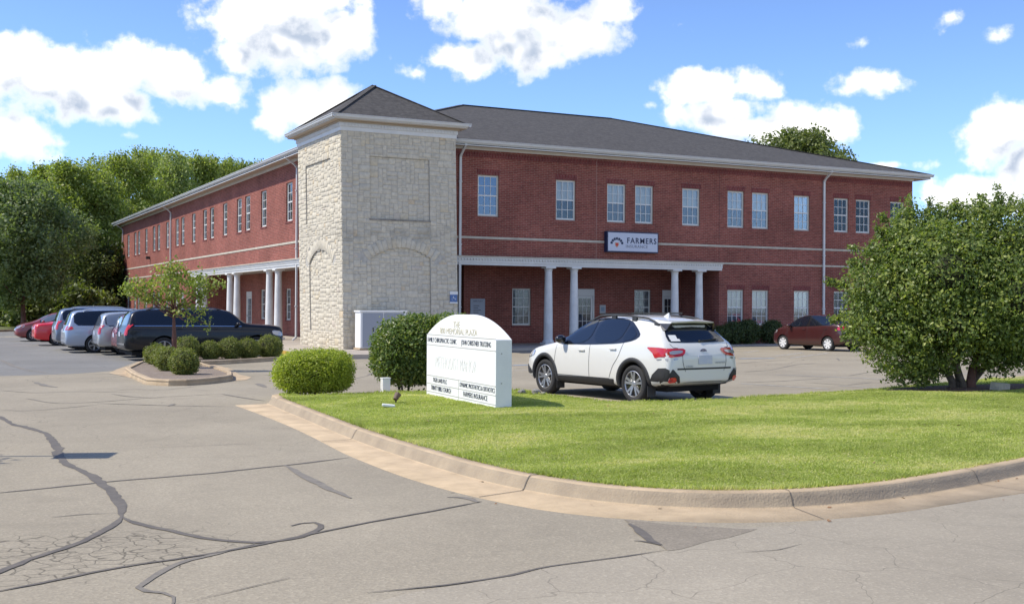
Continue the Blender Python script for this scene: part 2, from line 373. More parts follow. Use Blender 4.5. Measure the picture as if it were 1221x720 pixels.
M_patch = asphalt('patched_asphalt', (.285, .247, .19), (.17, .148, .115), fine=.6)
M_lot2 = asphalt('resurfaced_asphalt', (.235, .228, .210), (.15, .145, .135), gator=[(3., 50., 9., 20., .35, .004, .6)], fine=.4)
M_tar = mat('tar_sealant', (.088, .078, .066), .8, noise=(9, .5, (.15, .13, .105)))
M_tar_old = mat('faded_tar', (.14, .124, .104), .85, noise=(8, .5, (.23, .205, .165)))
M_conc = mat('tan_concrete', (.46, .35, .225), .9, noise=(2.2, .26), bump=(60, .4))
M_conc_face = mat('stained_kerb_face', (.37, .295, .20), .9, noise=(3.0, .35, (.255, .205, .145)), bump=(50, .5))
M_walk = mat('pavement_concrete', (.40, .35, .29), .9, noise=(1.3, .2), bump=(40, .3))
M_soil = mat('planting_soil', (.10, .062, .042), .95, noise=(9, .5, (.19, .12, .08)), bump=(30, 1))
M_gravel = mat('bed_gravel', (.30, .245, .19), .95, noise=(14, .5, (.15, .11, .085)), bump=(40, 1))
M_paint = mat('worn_white_paint', (.50, .49, .46), .8, noise=(5, .5, (.27, .25, .23)))
M_yellow = mat('yellow_kerb_paint', (.55, .36, .06), .8, noise=(4, .4))
M_blue_paint = mat('worn_blue_paint', (.25, .36, .50), .8, noise=(3.5, .5, (.24, .23, .22)))

def ground_sheet():
    xs = np.unique(np.r_[np.linspace(-900, -60, 22), np.linspace(-60, 80, 71), np.linspace(80, 900, 22), np.arange(-6, 24, .5)])
    ys = np.unique(np.r_[np.linspace(-300, -10, 12), np.arange(-10, 60, .5), np.linspace(60, 130, 25), np.linspace(130, 1500, 24)])
    X, Y = np.meshgrid(xs, ys); Z = zg(X, Y); n = len(xs)
    V = np.stack([X, Y, Z], -1).reshape(-1, 3)
    i = np.arange(len(ys)-1)[:, None]*n + np.arange(n-1)[None]; F = np.stack([i, i+1, i+1+n, i+n], -1).reshape(-1, 4)
    o = np_mesh('parking_lot', V, F, M_lot); o.data.polygons.foreach_set('use_smooth', [True]*len(F)); return tag(o, kind='structure')
LOT = ground_sheet()
def sheet(poly, name, m, dz, step=.6, parent=None, zf=None):
    """a polygon laid on the ground at height dz above it"""
    P = [Vector((p[0], p[1])) for p in poly]; n = len(P); arr = np.array([(p.x, p.y) for p in P])
    lo, hi = arr.min(0), arr.max(0)
    nx = np.arange(lo[0]+step/2, hi[0], step); ny = np.arange(lo[1]+step/2, hi[1], step)
    X, Y = np.meshgrid(nx, ny); q = np.stack([X.ravel(), Y.ravel()], 1)
    if len(q):
        ins = inside(q, arr); q = q[ins]
        if len(q) < 6000: q = q[edge_dist(q, arr) > step*.3]
    allp = P + [Vector((a, b)) for a, b in q]
    r_ = delaunay_2d_cdt(allp, [(i, (i+1) % n) for i in range(n)], [], 1, 1e-5)
    vv = np.array([(v.x, v.y) for v in r_[0]])
    z = (zf(vv[:, 0], vv[:, 1]) if zf else zg(vv[:, 0], vv[:, 1])) + dz
    mb = MB(); mb.v = [(a[0], a[1], c) for a, c in zip(vv, z)]; mb.f = [list(f) for f in r_[2]]; mb.mi = [0]*len(mb.f)
    o = mb.build(name, m, parent)
    if sum(p.normal.z for p in o.data.polygons) < 0: o.data.flip_normals()
    return o
def inside(q, poly):
    x, y = q[:, 0], q[:, 1]; c = np.zeros(len(q), bool); n = len(poly)
    for i in range(n):
        (x0, y0), (x1, y1) = poly[i], poly[(i+1) % n]
        if y0 == y1: continue
        k = ((y0 > y) != (y1 > y)) & (x < (x1-x0)*(y-y0)/(y1-y0)+x0); c ^= k
    return c
def edge_dist(q, poly, closed=True):
    d = np.full(len(q), 1e9); n = len(poly)
    for i in range(n if closed else n-1):
        a = poly[i]; b = poly[(i+1) % n]; ab = b-a; l2 = (ab**2).sum()+1e-12
        t = np.clip(((q-a)@ab)/l2, 0, 1); d = np.minimum(d, np.linalg.norm(q-(a+t[:, None]*ab), axis=1))
    return d
def strip(name, pts, width, m, dz, parent=LOT, seed=0, wob=.3, taper=True):
    """a painted or sealed line along world points"""
    P = resample(np.array([(p[0], p[1]) for p in pts]), max(6, int(sum(np.linalg.norm(np.diff([(p[0], p[1]) for p in pts], axis=0), axis=1))/.12)))
    g = np.random.default_rng(seed); n = len(P)
    w = width*(1+wob*np.convolve(g.normal(size=n+8), np.ones(5)/3, 'same')[4:-4]) if wob else np.full(n, width)
    if taper: w = w*np.minimum(1, np.minimum(np.arange(n), np.arange(n)[::-1])/4+.25)
    T = np.gradient(P, axis=0); T /= np.linalg.norm(T, axis=1)[:, None]+1e-9; N = np.stack([-T[:, 1], T[:, 0]], 1)
    if wob: P = P + N*(np.convolve(g.normal(size=n+8), np.ones(5)/5, 'same')[4:-4]*width*.35)[:, None]
    j1 = w*(1+(g.normal(size=n)*.13 if wob else 0)); j2 = w*(1+(g.normal(size=n)*.13 if wob else 0)); A = P+N*j1[:, None]/2; B = P-N*j2[:, None]/2
    V = np.concatenate([np.c_[A, zg(A[:, 0], A[:, 1])+dz], np.c_[B, zg(B[:, 0], B[:, 1])+dz]])
    mb = MB(); mb.v = [tuple(v) for v in V]; mb.f = [[i, i+1, n+i+1, n+i] for i in range(n-1)]; mb.mi = [0]*(n-1)
    o = mb.build(name, m, parent, fix=False)
    if o.data.polygons[0].normal.z < 0: o.data.flip_normals()
    return o
# ---- street (the sheet in front), with the worn joint between street and drive
G7 = lambda L_: [gnd(x/1.969, 420+y/1.969) for x, y in L_]
G8 = lambda L_: [gnd(600+x/1.966, 440+y/1.966) for x, y in L_]
G6 = lambda L_: [gnd(x/3.591, 400+y/3.591) for x, y in L_]
joint = [gnd(440, 720), gnd(487, 707), gnd(548, 697), gnd(620, 684.5)] + G8([(100, 465), (290, 440), (385, 425)])
pan_r = [gnd(*p) for p in ((830, 634), (869.6, 629), (930.6, 628), (1007, 616.5), (1058, 609), (1108.6, 601.5), (1221, 588))]
dR = (pan_r[-1]-pan_r[-2]).normalized()
far_r = pan_r[-1] + dR*60; far_l = joint[0] + (joint[0]-joint[2]).normalized()*30
street = sheet([(far_l.x, far_l.y)] + [(p.x, p.y) for p in joint] + [(p.x, p.y) for p in pan_r] + [(far_r.x, far_r.y), (60, -12), (-30, -12)], 'street', M_street, .002, .9)
tag(street, kind='structure')
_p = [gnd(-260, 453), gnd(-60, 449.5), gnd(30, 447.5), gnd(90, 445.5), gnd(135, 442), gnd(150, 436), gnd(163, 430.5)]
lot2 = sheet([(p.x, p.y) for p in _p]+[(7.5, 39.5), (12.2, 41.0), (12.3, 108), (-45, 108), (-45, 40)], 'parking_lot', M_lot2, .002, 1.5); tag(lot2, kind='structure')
patch = sheet([(p.x, p.y) for p in [gnd(744, 619.5), gnd(800, 625.5), gnd(866, 629.5), gnd(903, 631), gnd(870, 641), gnd(845, 645), gnd(812, 655), gnd(796, 657), gnd(775, 640)]], 'asphalt_patch', M_patch, .004, .3, street)
# ---- tar-sealed cracks
CR = [
 (G7([(0,150),(30,168),(60,175),(100,190),(130,210),(133,240),(165,265),(220,290),(255,320),(275,355),(285,385)]), .115, M_tar),
 (G7([(285,385),(330,403),(400,418),(470,435),(540,443),(610,447),(690,437),(740,420),(752,405),(725,399),(685,408)]), .075, M_tar),
 (G7([(285,385),(250,415),(180,450),(90,480),(0,515),(-60,540)]), .075, M_tar),
 (G7([(-40,334),(120,318),(260,303),(380,293),(500,283),(620,270),(700,262),(820,247)]), .055, M_tar),
 (G7([(672,265),(700,285),(750,308),(790,328),(822,343)]), .11, M_tar_old),
 (G7([(-50,570),(130,535),(260,510),(420,485),(560,462),(740,425),(860,400),(1000,375),(1130,350)]), .045, M_tar),
 (G7([(1050,341),(1085,341),(1110,346),(1130,352)]), .10, M_tar_old),
 (G7([(600,450),(500,476),(430,492),(380,515),(325,555),(370,562),(410,575),(400,600)]), .062, M_tar_old),
 (G7([(435,588),(560,558),(680,530)]), .018, M_tar),
 (G7([(120,388),(200,380),(285,378)]), .03, M_tar_old),
 (G6([(0,105),(60,130),(120,148),(215,160)]), .16, M_tar_old),
 (G6([(400,290),(560,295),(730,300),(880,303),(1000,305)]), .05, M_tar_old),
 (G6([(0,318),(120,322),(300,308),(420,296)]), .035, M_tar_old),
 (G6([(110,270),(250,290),(450,282),(600,270),(720,262),(950,250)]), .04, M_tar_old),
 (G6([(950,250),(1030,265),(1130,280)]), .07, M_tar_old),
 (G6([(0,235),(150,245),(330,240),(560,243)]), .045, M_tar_old),
 (G6([(150,200),(190,215),(240,222)]), .16, M_tar_old),
 (G6([(725,303),(750,292)]), .14, M_tar_old),
 (G6([(1100,205),(1135,222)]), .16, M_tar_old),
 (G6([(860,215),(700,232),(560,230),(430,245)]), .03, M_tar_old),
 (G6([(480,250),(560,262),(700,268)]), .05, M_tar_old),
 (G6([(500,490),(640,480),(900,470),(1100,462)]), .012, M_tar_old),
 (G8([(-320,525),(-150,508),(0,487),(100,465),(200,452),(290,440),(385,425)]), .032, M_tar),
 (G8([(299,363),(330,385),(352,403),(372,412)]), .14, M_tar), (G8([(307,402),(340,405),(372,414)]), .06, M_tar),
 (G8([(520,435),(580,428),(640,425),(700,410)]), .009, M_tar_old),
]
for i, (p, w, m) in enumerate(CR):
    strip('crack_sealant', catmull([(q[0], q[1]) for q in p], 6), w*.84, m, .004 + .001*(i % 3) + (.001 if i >= 22 else 0), seed=i, wob=.16 if w > .03 else .5)
# right lot cracks
for i, p in enumerate([[(888,443.5),(920,441),(950,434.5),(975,433)], [(882,456),(930,454.5),(985,451)], [(1012,448),(1035,444),(1060,443)], [(880,433),(940,429),(1000,428)], [(960,456),(1010,459),(1040,456)], [(997,427),(1001,430)],
                       [(420,452),(435,449),(445,444)], [(318,447),(330,450),(372,454)], [(610,440),(640,437)], [(640,452),(652,445)]]):
    strip('crack_sealant', [gnd(*q) for q in p], .05, M_tar_old, .004, seed=50+i)
# ---- painted lines
for p in ([(883,457.3),(987.8,463.8)], [(925.5,446.6),(1060,452.3)], [(942,426.8),(988,421)], [(925.5,424.5),(958,420.4)], [(886,420.5),(905,418)], [(1000,460),(1080,464)], [(1080,441),(1160,446),(1221,450)], [(1085,462.5),(1180,455),(1225,452)],
          [(612,442),(634,441)], [(540,436),(560,431)]):
    strip('painted_line', [gnd(*q) for q in p], .10, M_paint, .005, wob=.12, taper=False, seed=3)
a, b = gnd(881, 427.8), gnd(921, 427); strip('painted_line', [a, b], .45, M_blue_paint, .007, wob=.2, seed=9)
a, b = gnd(612, 436), gnd(640, 434.5); strip('painted_line', [a, b], .5, M_blue_paint, .007, wob=.2, seed=9)

# ------------------------------------------------------------------ the lawn island with its kerb
lawn_px = [(327.6,474.5),(340,480),(355.5,488.6),(406,510),(452,524),(508,544),(558.6,556),(600,565.6),(651,573),(727,584),(803.5,591.6),(844,593.8),(880,594.4),(925.5,593.6),(956,589.5),(1032,581),(1108.6,571),(1159.5,563.6),(1221,548)]
kbot_px = [(314,479),(325,484.5),(365.6,501),(406,519),(442,532.7),(508,554.6),(558.6,569.8),(600,583.4),(651,594),(727,605),(803.5,612),(850,614.4),(880,614.4),(951,610.4),(1032,601.8),(1108.6,588.5),(1164.6,580),(1221,567)]
pan_px = [(287,484.5),(320,497.5),(355.5,511.4),(401,534),(442,556),(508,575),(574,591.6),(600,596.7),(651,606.8),(727,618),(803.5,624),(850,627.6),(880,628),(930.6,627),(1007,615.5),(1058,607.9),(1108.6,600),(1221,586.5)]
KN = 150
def ext(P, L_=45):
    d = P[-1]-P[-3]; d /= np.linalg.norm(d[:2]); return np.vstack([P, P[-1]+d*L_*.5, P[-1]+d*L_])
def pxline(px, dz): 
    return ext(resample(catmull([tuple(gnd(x, y, dz))[:2] for x, y in px], 6), KN))
KT, KB, KP = pxline(lawn_px, .14), pxline(kbot_px, .012), pxline(pan_px, .006)
def _regular():
    # the three lines share one set of cross sections, square to the kerb's foot
    global KT, KB, KP
    k = np.ones(11)/11
    def sm(a): return np.convolve(np.r_[np.full(5, a[0]), a, np.full(5, a[-1])], k, 'valid')
    P = resample(KB, KN+40); P = np.stack([sm(P[:, 0]), sm(P[:, 1])], 1)
    T = np.gradient(P, axis=0); T /= np.linalg.norm(T, axis=1)[:, None]; N = np.stack([-T[:, 1], T[:, 0]], 1)
    dt = np.clip(sm(edge_dist(P, KT, False)), .17, .45); dp = np.clip(sm(edge_dist(P, KP, False)), .25, 2.5)
    KB, KT, KP = P, P+N*dt[:, None], P-N*dp[:, None]
_regular()
def kerb_run():
    g = np.random.default_rng(4)
    n = len(KT); rows = []
    inward = KT-KB; ln = np.linalg.norm(inward, axis=1)[:, None]; inward = inward/ln
    kt_front = KT - inward*np.minimum(.13, ln*.55)
    kb2 = KB
    wig = np.convolve(g.normal(size=n+20), np.ones(9)/9, 'same')[10:-10]*.006
    def row(P, dz, e=0): return [(p[0], p[1], float(zg(p[0], p[1]))+dz+e*wig[i]) for i, p in enumerate(P)]
    mid = kb2*.55+kt_front*.45
    rows = [row(KP, -.05), row(KP, .006), row(kb2-inward*.02, .012), row(kb2, .024), row(mid, .095, 1), row(kt_front-inward*.012, .137, 1), row(kt_front+inward*.012, .147, 1), row(KT+inward*.03, .150, 1), row(KT+inward*.03, -.05)]
    mb = MB(); mb.v = [q for r_ in rows for q in r_]
    for k in range(len(rows)-1):
        for i in range(n-1):
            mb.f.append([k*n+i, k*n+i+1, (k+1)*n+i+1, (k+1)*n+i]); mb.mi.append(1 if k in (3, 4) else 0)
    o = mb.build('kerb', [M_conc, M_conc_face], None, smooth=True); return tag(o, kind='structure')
KERB = kerb_run()
def off(P, q, dz): return (P[0], P[1], float(zg(P[0], P[1]))+dz)
# joints and cracks across the kerb
for k, (jx, jy) in enumerate(((620, 590), (948, 611), (1164.6, 580), (425, 526), (330, 486))):
    jp = np.array(gnd(jx, jy)[:2]); i = int(np.argmin(np.linalg.norm(KB-jp, axis=1)))
    a, b, c = KP[i], KB[i], KT[i]; inw = (c-b)/np.linalg.norm(c-b); cf = c-inw*min(.13, np.linalg.norm(c-b)*.55)
    pts = [off(a, 0, .010), off(b-inw*.03, 0, .018), off(b, 0, .030), off(b*.55+cf*.45-inw*.004, 0, .100), off(cf-inw*.014, 0, .142), off(cf+inw*.01, 0, .153), off(c, 0, .156)]
    mb = MB(); t = KB[i+1]-KB[i]; t = Vector((*(t/np.linalg.norm(t)), 0))*(.004 if k not in (0, 3) else .007)
    for p, q in zip(pts[:-1], pts[1:]):
        p = Vector(p); q = Vector(q); mb.add([p-t, p+t, q+t, q-t], [(0, 1, 2, 3)])
    mb.build('joint', M_tar, KERB)
back_px = [(420,467),(452,465.6),(530,464.5),(608,463.6),(626,464.2),(634,466.4),(640,468.5)]
back = [tuple(onZ(x, y, -.29)[:2]) for x, y in back_px]
back2 = [(10.12, 18.2), (10.2, 17.2), (10.32, 16.75), (10.75, 16.5), (11.6, 16.35)] + [tuple(onZ(x, y, -.29)[:2]) for x, y in ((865,475),(900,473),(975,468),(1050,463),(1130,455.5),(1221,447))]
dd = np.array(back2[-1])-np.array(back2[-2]); dd /= np.linalg.norm(dd); back2 += [tuple(np.array(back2[-1])+dd*20)]
nose = [tuple(KT[0]), tuple(KT[0]+np.array([.03, .32])), tuple(KT[0]+np.array([.35, .55])), (6.1, 20.35)]
BACK = resample(np.vstack([catmull(nose+back+back2, 5)]), 260)
LAWN = np.vstack([KT[::-1][:], [KT[0]], BACK])      # front edge right-to-left, then back edge left-to-right
_key = np.r_[True, np.linalg.norm(np.diff(LAWN, axis=0), axis=1) > .02]; LAWN = LAWN[_key]
def smooth01(x): x = np.clip(x, 0, 1); return x*x*(3-2*x)
def zl(x, y):
    x = np.atleast_1d(np.asarray(x, float)); y = np.atleast_1d(np.asarray(y, float)); q = np.stack([x, y], 1)
    d = edge_dist(q, LAWN)
    return zg(x, y)+.143+.045*smooth01(d/1.6)+.012*np.sin(x*1.7)*np.sin(y*1.3)*smooth01(d/.8)
def lawn_mat():
    m = bpy.data.materials.new('lawn_turf'); m.use_nodes = True; t = m.node_tree; b = t.nodes['Principled BSDF']; L = t.links.new
    tc = t.nodes.new('ShaderNodeTexCoord')
    def nz(s, d=4):
        n = t.nodes.new('ShaderNodeTexNoise'); n.inputs['Scale'].default_value = s; n.inputs['Detail'].default_value = d; L(tc.outputs['Object'], n.inputs['Vector']); return n.outputs[0]
    def ramp(x, a, b_, c0, c1):
        n = t.nodes.new('ShaderNodeMapRange'); L(x, n.inputs[0]); n.inputs[1].default_value = a; n.inputs[2].default_value = b_
        k = t.nodes.new('ShaderNodeMix'); k.data_type = 'RGBA'; L(n.outputs[0], k.inputs[0])
        for i, q in ((6, c0), (7, c1)):
            if isinstance(q, tuple): k.inputs[i].default_value = (*q, 1)
            else: L(q, k.inputs[i])
        return k.outputs[2]
    c = ramp(nz(.8), .4, .62, (.26, .29, .085), (.38, .35, .16))
    c = ramp(nz(30), .35, .7, c, (.13, .17, .035))
    L(c, b.inputs['Base Color']); b.inputs['Roughness'].default_value = .95; b.inputs['Specular IOR Level'].default_value = .1
    return m
lawn = sheet(LAWN, 'lawn', lawn_mat(), 0, .35, None, zf=zl); lawn.data.polygons.foreach_set('use_smooth', [True]*len(lawn.data.polygons)); tag(lawn, kind='structure')
def kerb_path(name, P, width, h, m, dz0=-.05, closed=False, inward=1, parent=None, pan=0.0):
    """plain kerb of given width along P; inward = side (+1 left of travel)"""
    P = np.asarray(P, float); n = len(P)
    if closed: T = np.roll(P, -1, 0)-np.roll(P, 1, 0)
    else: T = np.gradient(P, axis=0)
    T /= np.linalg.norm(T, axis=1)[:, None]+1e-9; N = np.stack([-T[:, 1], T[:, 0]], 1)*inward
    prof = [(0, dz0), (0, h*.15), (.02, h*.88), (.035, h), (width, h), (width, dz0)]
    if pan: prof = [(-pan, dz0), (-pan, .008), (-.02, .012)]+prof[1:]
    mb = MB(); cols = len(prof)
    for i in range(n):
        for (o_, z) in prof:
            q = P[i]+N[i]*o_; mb.v.append((q[0], q[1], float(zg(q[0], q[1]))+z))
    for i in range(n if closed else n-1):
        j = (i+1) % n
        for k in range(cols-1): mb.f.append([i*cols+k, j*cols+k, j*cols+k+1, i*cols+k+1]); mb.mi.append(0)
    return mb.build(name, m, parent, smooth=False)
_t = np.gradient(BACK, axis=0); _t /= np.linalg.norm(_t, axis=1)[:, None]; kb = kerb_path('kerb', BACK+np.stack([-_t[:, 1], _t[:, 0]], 1)*.15, .16, .142, M_conc, inward=-1); tag(kb, kind='structure')
# mulch around the big shrub
BX = gnd(1146, 463, .17)
th = np.linspace(0, 2*math.pi, 28, endpoint=False)
mulch = sheet([(BX.x+.2+1.75*math.cos(a)*(1+.12*math.sin(3*a)), min(BX.y+.05+.85*math.sin(a)*(1+.1*math.cos(4*a)), 99)) for a in th], 'mulch_bed', mat('dark_mulch', (.085, .045, .032), .95, noise=(12, .6, (.17, .10, .075)), bump=(35, 1)), .012, .25, None, zf=zl); tag(mulch, kind='structure')
# grass blades
def blades():
    g = np.random.default_rng(11)
    lo, hi = LAWN.min(0), LAWN.max(0); out = []
    N = 1900000
    q = np.stack([g.uniform(4.5, 22, N), g.uniform(7, 22, N)], 1)
    dist = np.hypot(q[:, 0], q[:, 1]); keep = g.random(N) < np.clip((11/dist)**1.3, .2, 1)
    q = q[keep]; q = q[inside(q, LAWN)]
    # thin inside the mulch
    e = ((q[:, 0]-BX.x-.2)/1.8)**2+((q[:, 1]-BX.y)/.85)**2; q = q[(e > 1) | (g.random(len(q)) < .03)]
    d = edge_dist(q, LAWN)
    N = len(q); z = zg(q[:, 0], q[:, 1])+.143+.045*smooth01(d/1.6)+.012*np.sin(q[:, 0]*1.7)*np.sin(q[:, 1]*1.3)*smooth01(d/.8)
    f1 = np.sin(q[:, 0]*1.9+2*np.sin(q[:, 1]*1.1))*np.cos(q[:, 1]*2.3+q[:, 0]*.7)
    f2 = np.sin(q[:, 0]*5.3+1.3*np.sin(q[:, 1]*4.1))*np.sin(q[:, 1]*6.1)
    f3 = np.sin(q[:, 0]*.9+q[:, 1]*1.9+.6*np.sin(q[:, 0]*2.1))
    h = (.012+.015*g.random(N))*(1+.3*f2)*np.where(d < .10, 2.1+.6*f1, 1)
    a = g.uniform(0, 2*math.pi, N); w = .0055*(1+.5*(np.hypot(q[:, 0], q[:, 1])/12))
    wd = np.stack([np.cos(a), np.sin(a), np.zeros(N)], 1)*w[:, None]
    lean = np.stack([g.normal(size=N), g.normal(size=N), np.zeros(N)], 1)*.018
    base = np.c_[q, z-.004]
    V = np.stack([base-wd, base+wd, base+lean+np.c_[np.zeros((N, 2)), h]], 1).reshape(-1, 3)
    s1 = vnoise(q@np.array([[.9, .3], [-.45, 1.0]])*np.array([.55, 1.5]), 1.1, 1); s2 = vnoise(q*np.array([1, 2.2]), 3.1, 2); s3 = vnoise(q, 9., 3)
    at = np.clip(.12+.62*s1**1.6+.30*(s2-.3)+.22*(s3-.4)+.28*(g.random(N)-.5)+(g.random(N) < .07)*.45, 0, 1)
    o = np_mesh('grass', V, np.arange(3*N).reshape(N, 3), leaf_mat('grass_blade', (.385, .43, .125), .34, .38, (.62, .56, .30), rough=.6, spec=.25), np.repeat(at, 3), nper=3)
    return tag(o, 'short mown green grass with straw coloured streaks on the kerbed island', 'grass', kind='stuff')
blades()

def litter():
    g = np.random.default_rng(21); P = []
    for i in range(150):
        k = int(g.uniform(30, KN-20)); t = g.random()
        if i % 3 == 0: q = KP[k]*(.25*t)+KB[k]*(1-.25*t); z = zg(q[0], q[1])+.018
        elif i % 3 == 1: q = KP[k]+(KP[k]-KB[k])/np.linalg.norm(KP[k]-KB[k])*abs(g.normal())*.12; z = zg(q[0], q[1])+.012
        else: q = np.array([g.uniform(6, 16), g.uniform(9, 17)]); z = zl(q[0], q[1])[0]+.02; 
        if i % 3 == 2 and not inside(q[None], LAWN)[0]: continue
        P.append((q[0]+g.normal()*.02, q[1]+g.normal()*.02, float(z)))
    P = np.array(P); n = len(P); a = g.uniform(0, 6.28, n); s = g.uniform(.012, .03, n)
    u = np.stack([np.cos(a), np.sin(a), g.uniform(-.3, .3, n)], 1)*s[:, None]; v = np.stack([-np.sin(a), np.cos(a), g.uniform(-.3, .5, n)], 1)*s[:, None]*.6
    V = np.stack([P-u, P+v, P+u, P-v], 1).reshape(-1, 3)
    o = np_mesh('fallen_leaves', V, np.arange(4*n).reshape(n, 4), mat('dry_leaf', (.24, .13, .06), .8, noise=(30, .5)))
    tag(o, 'dry brown leaves scattered along the gutter and on the grass', 'leaves', kind='stuff')
litter()
# ------------------------------------------------------------------ pavements, planting islands
PV = -.40
def slab(name, pts, z, thick=.5, m=M_walk, parent=None):
    mb = MB(); mb.prism([(x, y, z-thick) for x, y in pts], (0, 0, thick)); o = mb.build(name, m, parent); return tag(o, kind='structure') if parent is None else o
slab('pavement', [(12.4, 39.6), (19.9, 39.6), (21.5, 43.6), (48.5, 43.6), (48.5, 46.0), (36.0, 46.2), (36, 56), (19.6, 56), (19.6, 110), (12.4, 110)], -.47, .6)
mb = MB(); mb.box(12.3, 12.398, 42.5, 60, -.8, -.462); yk = mb.build('yellow_kerb_band', M_yellow); tag(yk, kind='structure')
# left planting island in front of the parked cars
isl_px = [(148.5,438.5),(156,444),(173.5,451.5),(195,453),(219,453),(250,451),(277.8,447.5),(277.5,443),(262,438),(245,433.5),(238,430.8),(280,428.8),(336,425.3),(338,421.5),(290,423.5),(240,425),(190,427),(165,431)]
isl = [tuple(gnd(x, y, .13))[:2] for x, y in isl_px]
ip = np.array(isl); ip = resample(np.vstack([ip, ip[:1]]), 90)[:-1]
area = .5*np.sum(ip[:, 0]*np.roll(ip[:, 1], -1)-np.roll(ip[:, 0], -1)*ip[:, 1]); ip = ip if area > 0 else ip[::-1]
ik = kerb_path('kerb', ip, .14, .14, M_conc, closed=True, inward=1, pan=.0); tag(ik, kind='structure')
bed = sheet(ip*1.0, 'planting_bed', M_gravel, .10, .3); tag(bed, kind='structure')
ap = [tuple(gnd(*p))[:2] for p in ((130,445),(150,449),(175,455.8),(220,457.5),(260,456),(294,453),(300,449.5),(285,446.5),(276,440),(240,431),(150,437),(140,440))]
apron = sheet(ap, 'kerb_apron', M_conc, .005, .5); tag(apron, kind='structure')
# ------------------------------------------------------------------ the office building
def brick_mat(name, c1, c2, mortar, bw=.26, bh=.078, rot=False, ms=.011):
    m = bpy.data.materials.new(name); m.use_nodes = True; t = m.node_tree; b = t.nodes['Principled BSDF']; L = t.links.new
    ge = t.nodes.new('ShaderNodeTexCoord'); sp = t.nodes.new('ShaderNodeSeparateXYZ'); L(ge.outputs['Object'], sp.inputs[0])
    ad = t.nodes.new('ShaderNodeMath'); L(sp.outputs[0], ad.inputs[0]); L(sp.outputs[1], ad.inputs[1])
    cb = t.nodes.new('ShaderNodeCombineXYZ')
    if rot: L(sp.outputs[2], cb.inputs[0]); L(ad.outputs[0], cb.inputs[1])
    else: L(ad.outputs[0], cb.inputs[0]); L(sp.outputs[2], cb.inputs[1])
    br = t.nodes.new('ShaderNodeTexBrick'); L(cb.outputs[0], br.inputs['Vector'])
    br.inputs['Color1'].default_value = (*c1, 1); br.inputs['Color2'].default_value = (*c2, 1); br.inputs['Mortar'].default_value = (*mortar, 1)
    br.inputs['Scale'].default_value = 1; br.inputs['Brick Width'].default_value = bw; br.inputs['Row Height'].default_value = bh; br.inputs['Mortar Size'].default_value = ms; br.inputs['Mortar Smooth'].default_value = .3
    nz = t.nodes.new('ShaderNodeTexNoise'); nz.inputs['Scale'].default_value = .55; nz.inputs['Detail'].default_value = 6; L(ge.outputs['Object'], nz.inputs['Vector'])
    mr = t.nodes.new('ShaderNodeMapRange'); L(nz.outputs[0], mr.inputs[0]); mr.inputs[1].default_value = .3; mr.inputs[2].default_value = .7; mr.inputs[3].default_value = .80; mr.inputs[4].default_value = 1.16
    n2 = t.nodes.new('ShaderNodeTexNoise'); n2.inputs['Scale'].default_value = 5; n2.inputs['Detail'].default_value = 3; L(cb.outputs[0], n2.inputs['Vector'])
    m2 = t.nodes.new('ShaderNodeMapRange'); L(n2.outputs[0], m2.inputs[0]); m2.inputs[1].default_value = .3; m2.inputs[2].default_value = .7; m2.inputs[3].default_value = .85; m2.inputs[4].default_value = 1.12
    mu = t.nodes.new('ShaderNodeMath'); mu.operation = 'MULTIPLY'; L(mr.outputs[0], mu.inputs[0]); L(m2.outputs[0], mu.inputs[1])
    hs = t.nodes.new('ShaderNodeHueSaturation'); L(br.outputs['Color'], hs.inputs['Color']); L(mu.outputs[0], hs.inputs['Value'])
    L(hs.outputs[0], b.inputs['Base Color']); b.inputs['Roughness'].default_value = .9; b.inputs['Specular IOR Level'].default_value = .2
    bp = t.nodes.new('ShaderNodeBump'); bp.inputs['Strength'].default_value = .6; bp.inputs['Distance'].default_value = .008; bp.invert = True
    L(br.outputs['Fac'], bp.inputs['Height']); L(bp.outputs[0], b.inputs['Normal'])
    MATS[name] = m; return m
M_brick = brick_mat('red_brick', (.285, .086, .066), (.205, .058, .048), (.32, .19, .15))
M_soldier = brick_mat('soldier_brick', (.20, .046, .044), (.145, .034, .035), (.26, .13, .115), rot=True)
M_trim = mat('white_trim', (.66, .67, .66), .55, noise=(1.5, .10))
M_gutter = mat('gutter_white', (.62, .63, .62), .4, noise=(2, .08))
M_soffit = mat('tan_soffit', (.46, .38, .29), .7)
M_belt = mat('limestone_band', (.50, .46, .38), .85, noise=(3, .2))
M_lime = mat('column_white', (.70, .70, .68), .5, noise=(2.5, .14))
M_vinyl = mat('window_vinyl', (.70, .71, .69), .45)
M_frame = mat('tan_window_frame', (.52, .49, .42), .5)
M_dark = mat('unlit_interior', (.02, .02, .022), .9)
M_blind = mat('cream_blind', (.72, .69, .61), .7, noise=(.8, .14))
M_blind_grey = mat('screened_blind', (.19, .195, .205), .7, noise=(1.2, .35))
M_blind_dark = mat('dark_room_glass', (.035, .04, .045), .4, noise=(4, .7))
M_curtain = mat('curtain', (.4, .4, .37), .8, noise=(5, .7, (.07, .08, .09)))
M_shingle = None
